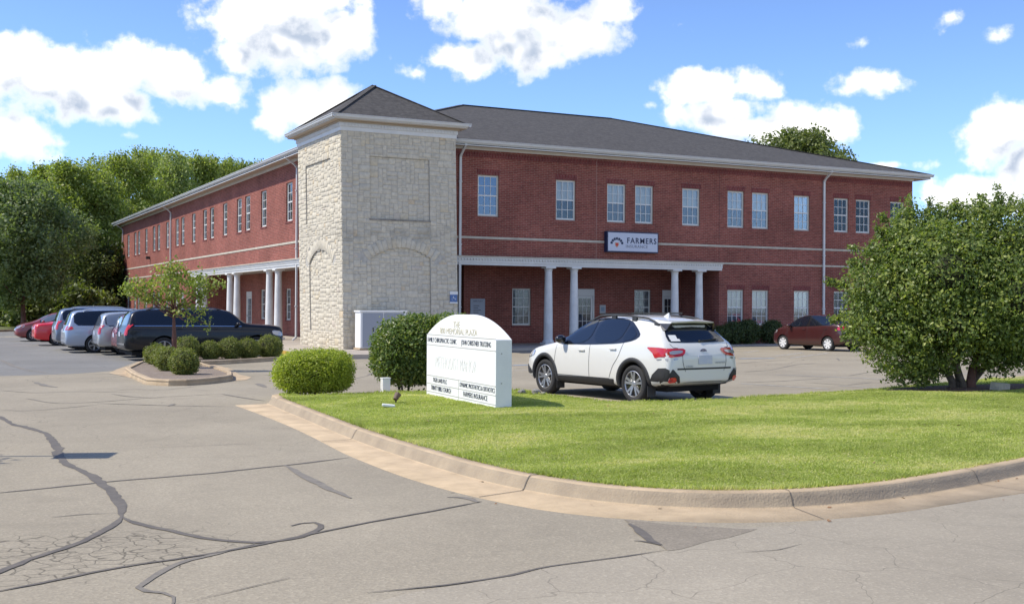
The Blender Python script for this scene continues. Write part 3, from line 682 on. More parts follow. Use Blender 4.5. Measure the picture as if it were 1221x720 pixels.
def shingle():
    m = bpy.data.materials.new('asphalt_shingles'); m.use_nodes = True; t = m.node_tree; b = t.nodes['Principled BSDF']; L = t.links.new
    ge = t.nodes.new('ShaderNodeTexCoord')
    vo = t.nodes.new('ShaderNodeTexBrick'); vo.inputs['Scale'].default_value = 1; vo.inputs['Brick Width'].default_value = .32; vo.inputs['Row Height'].default_value = .055; vo.inputs['Mortar Size'].default_value = .006
    sp = t.nodes.new('ShaderNodeSeparateXYZ'); L(ge.outputs['Object'], sp.inputs[0]); ad = t.nodes.new('ShaderNodeMath'); L(sp.outputs[0], ad.inputs[0]); L(sp.outputs[1], ad.inputs[1])
    cb = t.nodes.new('ShaderNodeCombineXYZ'); L(ad.outputs[0], cb.inputs[0]); L(sp.outputs[2], cb.inputs[1]); L(cb.outputs[0], vo.inputs['Vector'])
    vo.inputs['Color1'].default_value = (.074, .069, .064, 1); vo.inputs['Color2'].default_value = (.055, .051, .048, 1); vo.inputs['Mortar'].default_value = (.04, .037, .035, 1)
    nz = t.nodes.new('ShaderNodeTexNoise'); nz.inputs['Scale'].default_value = 6; nz.inputs['Detail'].default_value = 5; L(ge.outputs['Object'], nz.inputs['Vector'])
    mr = t.nodes.new('ShaderNodeMapRange'); L(nz.outputs[0], mr.inputs[0]); mr.inputs[1].default_value = .3; mr.inputs[2].default_value = .7; mr.inputs[3].default_value = .7; mr.inputs[4].default_value = 1.35
    hs = t.nodes.new('ShaderNodeHueSaturation'); L(vo.outputs['Color'], hs.inputs['Color']); L(mr.outputs[0], hs.inputs['Value']); L(hs.outputs[0], b.inputs['Base Color']); b.inputs['Roughness'].default_value = .95
    return m
M_shingle = shingle()
def glass_mat(name, tint=(.55, .66, .78), mixf=.30):
    m = bpy.data.materials.new(name); m.use_nodes = True; t = m.node_tree; t.nodes.remove(t.nodes['Principled BSDF']); L = t.links.new
    gl = t.nodes.new('ShaderNodeBsdfGlossy'); gl.inputs['Roughness'].default_value = .03; gl.inputs['Color'].default_value = (.9, .95, 1, 1)
    tr = t.nodes.new('ShaderNodeBsdfTransparent'); tr.inputs[0].default_value = (*tint, 1)
    fr = t.nodes.new('ShaderNodeFresnel'); fr.inputs[0].default_value = 1.5
    ad = t.nodes.new('ShaderNodeMath'); ad.operation = 'MAXIMUM'; L(fr.outputs[0], ad.inputs[0]); ad.inputs[1].default_value = mixf
    ms = t.nodes.new('ShaderNodeMixShader'); L(ad.outputs[0], ms.inputs[0]); L(tr.outputs[0], ms.inputs[1]); L(gl.outputs[0], ms.inputs[2]); L(ms.outputs[0], t.nodes['Material Output'].inputs[0])
    MATS[name] = m; return m
M_glass = glass_mat('window_glass', (.90, .93, .95), .02)
M_glass_blue = glass_mat('mirror_glass', (.40, .50, .62), .15)

YR, XL, Z0, ZE = 46.10, 15.80, -.60, 8.14
BR, BL = 47.07, 107.2
B = empty('office_building', (31, 60, -.44))
tag(B, 'two storey red brick office building with a square limestone corner tower and grey shingle roof', 'building')
B_inv = Vector((-31, -60, .44))
def part(mb, name, m, parent=B, **k):
    o = mb.build(name, m, parent, **k)
    # every part is given in world coordinates; move it into its parent's space
    o.matrix_parent_inverse = Matrix.Identity(4)
    off_ = Vector((0, 0, 0)); q = parent
    while q is not None: off_ += q.location; q = q.parent
    o.location = -off_
    return o
def wall(mb, a0, a1, z0, z1, holes, plane, c, depth=.22):
    """a wall on plane 'Y' (x runs a0..a1 at y=c) or 'X'; holes=(lo,hi,zlo,zhi). Reveals go inward (+)."""
    A = sorted(set([a0, a1]+[h[0] for h in holes]+[h[1] for h in holes])); Zs = sorted(set([z0, z1]+[h[2] for h in holes]+[h[3] for h in holes]))
    P = (lambda a, z, d=0: (a, c+d, z)) if plane == 'Y' else (lambda a, z, d=0: (c+d, a, z))
    for i in range(len(A)-1):
        for k in range(len(Zs)-1):
            am, zm = (A[i]+A[i+1])/2, (Zs[k]+Zs[k+1])/2
            if any(h[0] < am < h[1] and h[2] < zm < h[3] for h in holes): continue
            mb.add([P(A[i], Zs[k]), P(A[i+1], Zs[k]), P(A[i+1], Zs[k+1]), P(A[i], Zs[k+1])], [(0, 1, 2, 3)])
    for (l, h, zl_, zh) in holes:
        for q in (((l, zl_), (l, zh)), ((h, zl_), (h, zh)), ((l, zl_), (h, zl_)), ((l, zh), (h, zh))):
            (p1, p2) = q; mb.add([P(*p1), P(*p2), P(*p2, depth), P(*p1, depth)], [(0, 1, 2, 3)])
UPW = [(21.58,22.60,5.17,6.97),(25.45,26.47,5.15,6.96),(28.13,29.14,5.15,6.93),(29.65,30.66,5.15,6.93),(32.30,33.32,5.15,6.93),(34.95,35.95,5.15,6.94),(36.44,37.46,5.15,6.93),(39.07,40.07,5.15,6.91),(41.66,42.63,5.15,6.90),(43.13,44.12,5.15,6.89),(45.5,46.5,5.15,6.89)]
LOW = [(34.97,35.95,.40,2.14),(36.47,37.48,.40,2.14),(39.09,40.08,.40,2.14),(41.68,42.66,.40,2.14),(43.13,44.12,.40,2.14),(45.5,46.5,.40,2.14)]
LC = [55.04,59.72,63.05,64.92,68.3,71.7,73.66,77.0,80.5,82.45,86.0,89.42,91.32,94.75,98.2,99.95,103.5]
LW = [(c-.53, c+.53, 5.27, 7.14) for c in LC]
LLOW = [(c-.53, c+.53, .42, 2.2) for c in LC if c > 79]
RECY, RECX = 49.3, 18.6
PX0, PX1 = 20.0, 34.48       # porch on the front
PY0, PY1 = 53.0, 77.6        # porch on the side
ZB = 3.42                    # top of the porch beam
mb = MB()
wall(mb, 19.2, PX1, ZB-.02, ZE, [w for w in UPW if w[1] < PX1], 'Y', YR)
wall(mb, PX1, BR, Z0, ZE, [w for w in UPW if w[1] > PX1]+LOW, 'Y', YR)
W1 = part(mb, 'front_wall', M_brick)
mb = MB()
wall(mb, 49.5, PY1, ZB-.02, ZE, [w for w in LW if w[1] < PY1], 'X', XL)
wall(mb, PY1, BL, Z0, ZE, [w for w in LW if w[1] > PY1]+LLOW, 'X', XL)
W2 = part(mb, 'side_wall', M_brick)
mb = MB()   # the walls nobody sees from the street, and the returns
mb.add([(BR, YR, Z0), (BR, 64.5, Z0), (BR, 64.5, ZE), (BR, YR, ZE)], [(0, 1, 2, 3)])
mb.add([(BR, 64.5, Z0), (34, 64.5, Z0), (34, 64.5, ZE), (BR, 64.5, ZE)], [(0, 1, 2, 3)])
mb.add([(34, 64.5, Z0), (34, BL, Z0), (34, BL, ZE), (34, 64.5, ZE)], [(0, 1, 2, 3)])
mb.add([(34, BL, Z0), (XL, BL, Z0), (XL, BL, ZE), (34, BL, ZE)], [(0, 1, 2, 3)])
part(mb, 'rear_wall', M_brick)
# porch recess, front
RW = [(24.9,25.9,.36,2.12),(31.7,32.67,.36,2.13)]
RD = [(28.35,29.38,-.45,2.13),(34.0,34.42,-.45,2.1)]
mb = MB()
wall(mb, 22.4, PX1, Z0, 3.2, RW+[RD[0]]+[(33.35,34.30,-.45,2.13)], 'Y', RECY)
mb.add([(PX1, YR, Z0), (PX1, RECY, Z0), (PX1, RECY, 3.2), (PX1, YR, 3.2)], [(0, 1, 2, 3)])
mb.add([(22.4, RECY, Z0), (22.4, 53, Z0), (22.4, 53, 3.2), (22.4, RECY, 3.2)], [(0, 1, 2, 3)])
mb.add([(19.6, 53, Z0), (22.4, 53, Z0), (22.4, 53, 3.2), (19.6, 53, 3.2)], [(0, 1, 2, 3)])
part(mb, 'porch_wall', M_brick)
SW = [(c-.5, c+.5, .40, 2.2) for c in (55.6, 64.9, 70.4)]
mb = MB(); wall(mb, 50, PY1, Z0, 3.2, SW+[(73.0, 74.3, -.45, 2.1), (59.6, 60.8, -.45, 2.1)], 'X', RECX)
mb.add([(XL, PY1, Z0), (RECX, PY1, Z0), (RECX, PY1, 3.2), (XL, PY1, 3.2)], [(0, 1, 2, 3)])
mb.add([(XL, 50.3, Z0), (RECX, 50.3, Z0), (RECX, 50.3, 3.2), (XL, 50.3, 3.2)], [(0, 1, 2, 3)])
part(mb, 'porch_wall', M_brick)
mb = MB(); mb.box(19.9, PX1-.004, YR+.03, RECY+3.8, 3.18, 3.26); mb.box(XL+.03, RECX+.2, 50.2, PY1-.004, 3.18, 3.26)
part(mb, 'porch_ceiling', mat('porch_ceiling_paint', (.30, .27, .24), .8))
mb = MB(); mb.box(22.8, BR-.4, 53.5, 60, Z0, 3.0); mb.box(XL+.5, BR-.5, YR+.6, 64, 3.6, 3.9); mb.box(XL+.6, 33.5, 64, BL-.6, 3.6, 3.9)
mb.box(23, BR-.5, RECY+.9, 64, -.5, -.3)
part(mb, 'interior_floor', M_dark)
# ---- windows
wcount = 0
def window(l, h, z0, z1, plane, c, style=0, rows=2, parent=B, lint=True):
    """double-hung window with muntins; sits .09 behind the wall face"""
    global wcount; wcount += 1
    P = (lambda a, d, z: (a, c+d, z)) if plane == 'Y' else (lambda a, d, z: (c+d, a, z))
    def bx(mb, a0, a1, d0, d1, q0, q1):
        p = P(a0, d0, q0); q = P(a1, d1, q1); mb.box(min(p[0], q[0]), max(p[0], q[0]), min(p[1], q[1]), max(p[1], q[1]), q0, q1)
    t = .045
    mb = MB()
    for (a0, a1, q0, q1) in ((l+.002, l+t, z0+.002, z1-.002), (h-t, h-.002, z0+.002, z1-.002), (l+t, h-t, z1-t, z1-.002), (l+t, h-t, z0+.002, z0+t)): bx(mb, a0, a1, .06, .16, q0, q1)
    F = part(mb, 'window', M_frame if style != 9 else M_vinyl, parent)
    zm = z0+(z1-z0)*.505
    mb = MB(); bx(mb, l+t, h-t, .075, .115, zm-.028, zm+.028)
    for a0 in (l+t, h-t-.035):
        bx(mb, a0, a0+.035, .085, .115, z0+t, zm-.028); bx(mb, a0, a0+.035, .08, .105, zm+.028, z1-t)
    bx(mb, l+t+.035, h-t-.035, .085, .115, z0+t, z0+t+.05); bx(mb, l+t+.035, h-t-.035, .08, .105, z1-t-.035, z1-t)
    part(mb, 'sash', M_vinyl, F)
    mb = MB(); wv = .024
    for k in (1, 2):
        a = l+t+.035+(h-l-2*t-.07)*k/3
        bx(mb, a-wv/2, a+wv/2, .088, .10, zm+.028, z1-t-.035); bx(mb, a-wv/2, a+wv/2, .094, .108, z0+t+.05, zm-.028)
    q = (zm+z1-t)/2; bx(mb, l+t+.035, h-t-.035, .089, .101, q-wv/2, q+wv/2)
    q = (zm+z0+t)/2; bx(mb, l+t+.035, h-t-.035, .095, .109, q-wv/2, q+wv/2)
    part(mb, 'muntin', M_vinyl, F)
    mb = MB(); bx(mb, l+t, h-t, .103, .107, zm, z1-t); bx(mb, l+t, h-t, .110, .114, z0+t, zm)
    part(mb, 'pane', M_glass_blue if style == 1 else M_glass, F)
    mb = MB(); nm = 'blind'
    if style in (0, 2, 4):
        mt = [M_blind, M_blind_grey if style != 2 else M_blind_dark]
        bx(mb, l+t, h-t, .17, .18, zm, z1-t); mb.m = 1; bx(mb, l+t, h-t, .17, .18, z0+t, zm-.002)
    elif style == 1: mt = [M_blind_grey]; bx(mb, l+t, h-t, .17, .18, z0+t, z1-t)
    elif style == 3: mt = [M_curtain]; bx(mb, l+t, h-t, .17, .18, z0+t, z1-t); nm = 'curtain'
    else: mt = [M_blind_grey, M_blind_grey]; bx(mb, l+t, h-t, .17, .18, z0+t, z1-t)
    part(mb, nm, mt, F)
    if plane == 'Y' and lint:
        mb = MB(); bx(mb, l-.06, h+.06, -.003, .05, z1+.001, z1+.235); part(mb, 'lintel', M_soldier, F)
    if plane == 'X' or not lint:
        mb = MB(); bx(mb, l-.04, h+.04, -.03, .06, z0-.08, z0-.001); part(mb, 'sill', M_soldier, F)
    return F
sty = [1, 2, 0, 0, 0, 0, 0, 0, 0, 2, 0]
for w, s_ in zip(UPW, sty): window(*w, 'Y', YR, s_)
for w in LOW: window(*w, 'Y', YR, 0)
for w in RW: window(*w, 'Y', RECY, 3, lint=False)
for i, w in enumerate(LW): window(*w, 'X', XL, (0, 5, 0, 2, 5)[i % 5])
for i, w in enumerate(LLOW): window(*w, 'X', XL, (5, 0)[i % 2])
for w in SW: window(*w, 'X', RECX, 0)
def door(l, h, z0, z1, plane, c, glassy=True):
    P = (lambda a, d, z: (a, c+d, z)) if plane == 'Y' else (lambda a, d, z: (c+d, a, z))
    def bx(mb, a0, a1, d0, d1, q0, q1):
        p = P(a0, d0, q0); q = P(a1, d1, q1); mb.box(min(p[0], q[0]), max(p[0], q[0]), min(p[1], q[1]), max(p[1], q[1]), q0, q1)
    mb = MB()
    for (a0, a1, q0, q1) in ((l+.002, l+.06, z0, z1-.002), (h-.06, h-.002, z0, z1-.002), (l+.06, h-.06, z1-.32, z1-.002)): bx(mb, a0, a1, -.02, .12, q0, q1)
    D = part(mb, 'door', M_vinyl)
    mb = MB(); 
    for (a0, a1, q0, q1) in ((l+.065, l+.17, z0+.01, z1-.33), (h-.17, h-.065, z0+.01, z1-.33), (l+.17, h-.17, z0+.01, z0+.28), (l+.17, h-.17, z1-.45, z1-.33)): bx(mb, a0, a1, .04, .08, q0, q1)
    part(mb, 'door_leaf', M_vinyl, D)
    mb = MB(); bx(mb, l+.17, h-.17, .058, .064, z0+.28, z1-.45); part(mb, 'pane', M_glass, D)
    mb = MB(); bx(mb, l+.17, h-.17, .10, .11, z0+.28, z1-.45); part(mb, 'curtain', M_blind_dark, D)
    mb = MB()
    for k in (1, 2): a = l+.17+(h-l-.34)*k/3; bx(mb, a-.01, a+.01, .05, .072, z0+.28, z1-.45)
    for k in range(1, 5): q = z0+.28+(z1-.45-z0-.28)*k/5; bx(mb, l+.17, h-.17, .049, .071, q-.01, q+.01)
    part(mb, 'muntin', M_vinyl, D)
    mb = MB(); p = P(h-.12, -.01, z0+1.0); mb.bar(P(h-.12, .0, z0+.95), P(h-.12, .0, z0+1.1), .03, .03); mb.bar(P(h-.12, .0, z0+1.0), P(h-.12, .045, z0+1.0), .02, .02)
    part(mb, 'handle', mat('brushed_metal', (.4, .4, .4), .35, 1), D)
door(28.35, 29.38, -.45, 2.13, 'Y', RECY); door(33.35, 34.30, -.45, 2.13, 'Y', RECY)
door(73.0, 74.3, -.45, 2.1, 'X', RECX); door(59.6, 60.8, -.45, 2.1, 'X', RECX)
# ---- belt courses, joints
mb = MB(); mb.box(19.3, BR+.02, YR-.025, YR+.02, 4.185, 4.285); mb.box(PX1+.12, BR+.02, YR-.025, YR+.02, 3.36, 3.45)
part(mb, 'belt_course', M_belt)
mb = MB(); mb.box(XL-.025, XL+.02, 49.6, BL, 4.185, 4.285); mb.box(XL-.025, XL+.02, PY1+.12, BL, 3.36, 3.45)
part(mb, 'belt_course', M_belt)
for x in (27.56, 34.46):
    mb = MB(); mb.box(x-.009, x+.009, YR-.006, YR+.01, ZB if x < 30 else 3.46, 4.18); mb.box(x-.009, x+.009, YR-.006, YR+.01, 4.29, ZE-.25); part(mb, 'expansion_joint', mat('joint_caulk', (.36, .24, .20), .8) if x < 30 else mat('dark_caulk', (.10, .04, .04), .8))
# frieze of soldier bricks under the eave
mb = MB(); mb.box(19.3, BR-.01, YR-.004, YR+.02, ZE-.42, ZE-.19); part(mb, 'brick_frieze', M_soldier)
# ---- porch beams with dentils
def beam(name, a0, a1, plane, c):
    P = (lambda a, d, z: (a, c+d, z)) if plane == 'Y' else (lambda a, d, z: (c+d, a, z))
    def bx(mb, q0, q1, d0, d1, z0, z1):
        p = P(q0, d0, z0); q = P(q1, d1, z1); mb.box(min(p[0], q[0]), max(p[0], q[0]), min(p[1], q[1]), max(p[1], q[1]), z0, z1)
    mb = MB(); bx(mb, a0, a1, -.06, .30, 3.05, 3.16); bx(mb, a0, a1, -.10, .30, 3.16, 3.25); o = part(mb, name, M_trim)
    mb = MB(); bx(mb, a0, a1, -.16, .30, 3.325, 3.385); part(mb, 'cornice', M_trim, o)
    mb = MB(); bx(mb, a0, a1, -.20, .02, 3.387, 3.44); part(mb, 'drip_edge', M_belt, o)
    mb = MB(); bx(mb, a0, a1, -.105, .28, 3.252, 3.323); n = int((a1-a0)/.14)
    for i in range(n): q = a0+.03+i*(a1-a0-.03)/n; bx(mb, q, q+.075, -.145, -.107, 3.256, 3.323)
    part(mb, 'dentil_course', M_trim, o)
beam('porch_beam', 19.9, PX1+.12, 'Y', YR); beam('porch_beam', 50.0, PY1+.12, 'X', XL)
def column(x, y, stain=False):
    mb = MB(); z0 = -.45
    mb.box(-.27, .27, -.27, .27, z0, z0+.11)
    prof = [(.25, z0+.112), (.255, z0+.15), (.25, z0+.19), (.215, z0+.21), (.205, z0+.25)]
    for i in range(9): t = i/8; prof.append((.205-.045*t**1.6, z0+.27+t*3.0))
    prof += [(.16, 2.86), (.185, 2.87), (.185, 2.89), (.165, 2.90), (.165, 2.93), (.20, 2.95), (.225, 2.975)]
    mb.lathe(prof, 24); mb.box(-.25, .25, -.25, .25, 2.977, 3.047)
    mb.v = [(a+x, b+y, c) for a, b, c in mb.v]
    o = part(mb, 'column', M_lime); smooth_angle(o)
    return o
for x in (25.18, 26.50, 32.0, 33.41): column(x, YR+.16)
for y in (57.43, 59.10, 65.94, 67.61, 74.44, 76.04): column(XL+.16, y)
# ---- main roof
M_eave_z = 8.14
EX0, EY0, EX1, EY1 = 15.15, 45.45, 47.72, 107.85
VX = 34.6; VY = 65.1
r1 = (24.8, 55.0, 11.57); r2 = (33.75, 55.0, 11.57); r3 = (24.8, 97.6, 11.57); ez = 8.34
a, b, c, d, e, f = (EX0, EY0, ez), (EX1, EY0, ez), (EX1, VY, ez), (VX, VY, ez), (VX, EY1, ez), (EX0, EY1, ez)
mb = MB(); mb.add([a, b, c, d, e, f, r1, r2, r3], [(0, 1, 7, 6), (1, 2, 7), (2, 3, 6, 7), (3, 4, 8, 6), (4, 5, 8), (5, 0, 6, 8)])
RF = part(mb, 'roof', M_shingle)
for p, q in ((a, r1), (b, r2), (r1, r2), (r3, f)):
    mb = MB(); mb.bar(Vector(p)+Vector((0, 0, .012)), Vector(q)+Vector((0, 0, .012)), .26, .03); part(mb, 'ridge_cap', M_shingle, RF)
mb = MB(); mb.box(EX0, EX1, EY0, 48, 8.14, 8.17); mb.box(EX0, 18, 48, EY1, 8.14, 8.17); mb.box(46, EX1, 48, VY, 8.14, 8.17)
part(mb, 'soffit', M_soffit, RF)
mb = MB(); mb.box(EX0+.02, EX1-.02, EY0, EY0+.03, 8.10, 8.34); mb.box(EX0, EX0+.03, EY0+.03, EY1, 8.10, 8.34); mb.box(EX1-.03, EX1, EY0+.03, VY, 8.10, 8.34)
mb.box(19.5, BR, YR-.10, YR-.005, 8.02, 8.137); mb.box(XL-.10, XL-.005, 50.5, BL, 8.02, 8.137)
part(mb, 'fascia', M_trim, RF)
def gutter(p, q, out, name='gutter', parent=RF):
    p = Vector(p); q = Vector(q); o_ = Vector(out); prof = [(0.004, 0), (.005, -.13), (.07, -.13), (.10, -.09), (.11, -.04), (.135, -.02), (.135, .0), (.12, .0), (.10, -.04), (.02, -.11), (.02, 0)]
    mb = MB(); n = len(prof)
    vs = [a_+o_*d_+Vector((0, 0, z_)) for a_ in (p, q) for d_, z_ in prof]
    mb.add(vs, [(i, (i+1) % n, n+(i+1) % n, n+i) for i in range(n)]+[tuple(range(n)), tuple(range(n, 2*n))[::-1]])
    return part(mb, name, M_gutter, parent)
gutter((19.5, EY0, 8.345), (EX1+.13, EY0, 8.345), (0, -1, 0)); gutter((EX0, 50.4, 8.345), (EX0, EY1+.13, 8.345), (-1, 0, 0)); gutter((EX1, EY0-.13, 8.345), (EX1, VY, 8.345), (1, 0, 0))
def downspout(x, y, dx, dy, z0=-.40, lean=0):
    """from the gutter, an elbow back to the wall, then down"""
    mb = MB(); o_ = .56
    pts = [(x-dx*o_, y-dy*o_, 8.22), (x-dx*o_, y-dy*o_, 8.12), (x-dx*.12, y-dy*.12, 7.82), (x, y, 7.68), (x, y, z0+.15), (x-dx*.14, y-dy*.14, z0+.04)]
    for p, q in zip(pts[:-1], pts[1:]):
        mb.bar(p, Vector(q)+(Vector(q)-Vector(p)).normalized()*.025, .105, .075, up=(dx, dy, .001))
    for z in (1.2, 3.9, 6.6): mb.box(x-.075, x+.075, y-.055, y+.055, z, z+.035)
    return part(mb, 'downspout', M_gutter)
downspout(40.95, YR-.065, 0, 1, z0=-.4); downspout(20.72, YR-.065, 0, 1)
downspout(XL-.065, 84.5, 1, 0); downspout(XL-.065, 53.55, 1, 0); downspout(XL-.065, 106.3, 1, 0)
mb = MB(); mb.box(XL-.3, XL-.02, 92.9, 93.15, 4.72, 4.92); part(mb, 'security_light', mat('dark_fixture', (.03, .025, .02), .5))

# ---- the limestone tower
TX0, TX1, TY0, TY1 = 14.90, 19.86, 44.40, 50.25
TZ1 = 8.33; CELL = .092
TW = empty('stone_tower', (17.38, 47.3, -.44)); TW.parent = B; TW.location = (17.38-31, 47.3-60, 0)
LEAN = .020
def lean(o):
    me = o.data; n = len(me.vertices); c = np.empty(n*3, np.float32); me.vertices.foreach_get('co', c); c = c.reshape(-1, 3)
    c[:, 0] -= LEAN*(c[:, 2]-3.2); me.vertices.foreach_set('co', c.ravel()); me.update()
def tpart(mb, name, m, parent=TW, **k):
    o = part(mb, name, m, parent, **k); lean(o); return o
def stone_mat():
    m = bpy.data.materials.new('limestone_ashlar'); m.use_nodes = True; t = m.node_tree; b = t.nodes['Principled BSDF']; L = t.links.new
    a = t.nodes.new('ShaderNodeAttribute'); a.attribute_name = 'leaf'
    r_ = t.nodes.new('ShaderNodeValToRGB'); r_.color_ramp.interpolation = 'CONSTANT'; cr = r_.color_ramp
    cols = [(0, (.55, .515, .44)), (.16, (.58, .545, .465)), (.32, (.51, .48, .415)), (.46, (.60, .565, .485)), (.60, (.54, .505, .44)), (.72, (.56, .52, .435)), (.84, (.47, .445, .39)), (.93, (.57, .49, .35)), (.975, (.56, .42, .26)), (.988, (.50, .44, .40))]
    cols = [(p, tuple((.45*v+.55*q)*k for v, q, k in zip(c, (.56, .525, .45), (1.08, 1.05, .98)))) for p, c in cols]; cr.elements[0].color = (*cols[0][1], 1); cr.elements[1].position = cols[1][0]; cr.elements[1].color = (*cols[1][1], 1)
    for p, c in cols[2:]: e = cr.elements.new(p); e.color = (*c, 1)
    L(a.outputs['Fac'], r_.inputs[0])
    tc = t.nodes.new('ShaderNodeTexCoord'); nz = t.nodes.new('ShaderNodeTexNoise'); nz.inputs['Scale'].default_value = 7; nz.inputs['Detail'].default_value = 8; nz.inputs['Roughness'].default_value = .7; L(tc.outputs['Object'], nz.inputs['Vector'])
    mr = t.nodes.new('ShaderNodeMapRange'); L(nz.outputs[0], mr.inputs[0]); mr.inputs[1].default_value = .3; mr.inputs[2].default_value = .7; mr.inputs[3].default_value = .78; mr.inputs[4].default_value = 1.12
    # weathering under the ledges of the blind panels
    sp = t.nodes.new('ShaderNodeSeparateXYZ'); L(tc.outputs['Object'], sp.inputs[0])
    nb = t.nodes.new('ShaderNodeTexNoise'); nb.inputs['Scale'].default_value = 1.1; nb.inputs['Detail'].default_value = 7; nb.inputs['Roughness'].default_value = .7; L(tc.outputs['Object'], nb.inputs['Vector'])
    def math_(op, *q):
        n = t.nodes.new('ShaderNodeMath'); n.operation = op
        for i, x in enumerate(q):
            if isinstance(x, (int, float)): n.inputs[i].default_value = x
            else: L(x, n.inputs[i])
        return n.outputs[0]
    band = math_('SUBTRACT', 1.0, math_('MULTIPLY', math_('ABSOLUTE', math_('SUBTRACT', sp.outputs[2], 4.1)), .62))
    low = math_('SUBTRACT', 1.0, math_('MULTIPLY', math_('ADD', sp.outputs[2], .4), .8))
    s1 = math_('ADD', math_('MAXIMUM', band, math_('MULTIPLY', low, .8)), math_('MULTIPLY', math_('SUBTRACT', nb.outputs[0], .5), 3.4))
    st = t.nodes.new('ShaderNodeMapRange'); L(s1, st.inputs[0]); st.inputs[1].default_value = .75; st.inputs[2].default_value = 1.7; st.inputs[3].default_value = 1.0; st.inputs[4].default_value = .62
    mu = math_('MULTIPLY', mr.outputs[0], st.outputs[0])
    hs = t.nodes.new('ShaderNodeHueSaturation'); L(r_.outputs[0], hs.inputs['Color']); L(mu, hs.inputs['Value']); L(hs.outputs[0], b.inputs['Base Color'])
    b.inputs['Roughness'].default_value = .95; b.inputs['Specular IOR Level'].default_value = .15
    bp = t.nodes.new('ShaderNodeBump'); bp.inputs['Strength'].default_value = .35; bp.inputs['Distance'].default_value = .015; L(nz.outputs[0], bp.inputs['Height']); L(bp.outputs[0], b.inputs['Normal'])
    return m
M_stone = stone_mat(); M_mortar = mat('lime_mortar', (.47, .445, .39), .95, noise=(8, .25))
def ashlar(Wd, seed, panels, arch, to3):
    """returns stones + mortar for one face of width Wd. panels=(u0,u1,z0,z1) recessed; arch=(u0,u1,z0,zs,rise)."""
    g = random.Random(seed); nx = round(Wd/CELL); cw = Wd/nx; nz = round((TZ1-(-.62))/CELL); ch = (TZ1+.62)/nz
    u0, u1, z0, zs, rise = arch; um = (u0+u1)/2; hw = (u1-u0)/2; Rr = (hw*hw+rise*rise)/(2*rise); zc = zs+rise-Rr
    zone = np.zeros((nx, nz), int)
    for i in range(nx):
        for k in range(nz):
            u = (i+.5)*cw; z = -.62+(k+.5)*ch
            if panels[0] < u < panels[1] and panels[2] < z < panels[3]: zone[i, k] = 1
            elif u0 < u < u1 and z0 < z and (z < zs or (u-um)**2+(z-zc)**2 < Rr*Rr): zone[i, k] = 2
            elif z > zs-.3 and Rr <= math.hypot(u-um, z-zc) < Rr+.46 and abs(math.atan2(u-um, z-zc)) < math.asin(min(1, (hw+.28)/Rr)): zone[i, k] = 3
    DEP = {0: 0, 1: .055, 2: .055, 3: 0}
    mo = MB()
    for i in range(nx):
        k = 0
        while k < nz:
            k2 = k
            while k2 < nz and DEP[zone[i, k2]] == DEP[zone[i, k]]: k2 += 1
            d = DEP[zone[i, k]]; a, b_ = i*cw, (i+1)*cw; q0, q1 = -.62+k*ch, -.62+k2*ch
            mo.add([to3(a, d, q0), to3(b_, d, q0), to3(b_, d, q1), to3(a, d, q1)], [(0, 1, 2, 3)])
            k = k2
    for i in range(nx):
        for k in range(nz):
            for (di, dk) in ((1, 0), (0, 1)):
                if i+di < nx and k+dk < nz and DEP[zone[i, k]] != DEP[zone[i+di, k+dk]]:
                    if di: a = (i+1)*cw; q0, q1 = -.62+k*ch, -.62+(k+1)*ch; mo.add([to3(a, 0, q0), to3(a, .055, q0), to3(a, .055, q1), to3(a, 0, q1)], [(0, 1, 2, 3)])
                    else: q = -.62+(k+1)*ch; a, b_ = i*cw, (i+1)*cw; mo.add([to3(a, 0, q), to3(b_, 0, q), to3(b_, .055, q), to3(a, .055, q)], [(0, 1, 2, 3)])
    V = []; F = []; A = []
    def stone(c4, d, val, pr):
        # c4: four (u,z) corners; a bevelled, slightly wonky block
        b0 = len(V); cu = sum(c[0] for c in c4)/4; cz = sum(c[1] for c in c4)/4
        for (u, z) in c4: V.append(to3(u, d+.004, z))
        sh = .012
        for (u, z) in c4: V.append(to3(u, d-pr*.45, z))
        for (u, z) in c4:
            l = math.hypot(cu-u, cz-z); V.append(to3(u+(cu-u)/l*sh*1.3, d-pr*g.uniform(.85, 1.15), z+(cz-z)/l*sh*1.3))
        for r_ in (0, 4):
            for j in range(4): F.append((b0+r_+j, b0+r_+(j+1) % 4, b0+r_+4+(j+1) % 4, b0+r_+4+j))
        F.append((b0+8, b0+9, b0+10, b0+11)); A.extend([val]*12)
    used = zone == 3
    for k in range(nz):
        for i in range(nx):
            if used[i, k]: continue
            w, h = g.choice([(2, 1), (3, 1), (3, 2), (3, 2), (4, 2), (4, 2), (5, 2), (2, 2), (2, 2), (3, 3), (4, 3), (5, 3), (4, 1), (2, 3)])
            z_ = zone[i, k]; ww = 0
            while ww < w and i+ww < nx and not used[i+ww, k] and zone[i+ww, k] == z_: ww += 1
            if i+ww+1 < nx and not used[i+ww, k] and zone[i+ww, k] == z_ and (i+ww+1 >= nx or used[i+ww+1, k] or zone[i+ww+1, k] != z_): ww += 1
            hh = 0
            while hh < h and k+hh < nz and all(not used[i+q, k+hh] and zone[i+q, k+hh] == z_ for q in range(ww)): hh += 1
            used[i:i+ww, k:k+hh] = True
            gp = .007; j = lambda: g.uniform(-.004, .004)
            a, b_, q0, q1 = i*cw+gp, (i+ww)*cw-gp, -.62+k*ch+gp, -.62+(k+hh)*ch-gp
            stone([(a+j(), q0+j()), (b_+j(), q0+j()), (b_+j(), q1+j()), (a+j(), q1+j())], DEP[z_], g.random(), g.uniform(.006, .018))
    # voussoirs
    am = math.asin(min(1, (hw+.12)/Rr)); nv = max(9, int(2*am*Rr/.19)); 
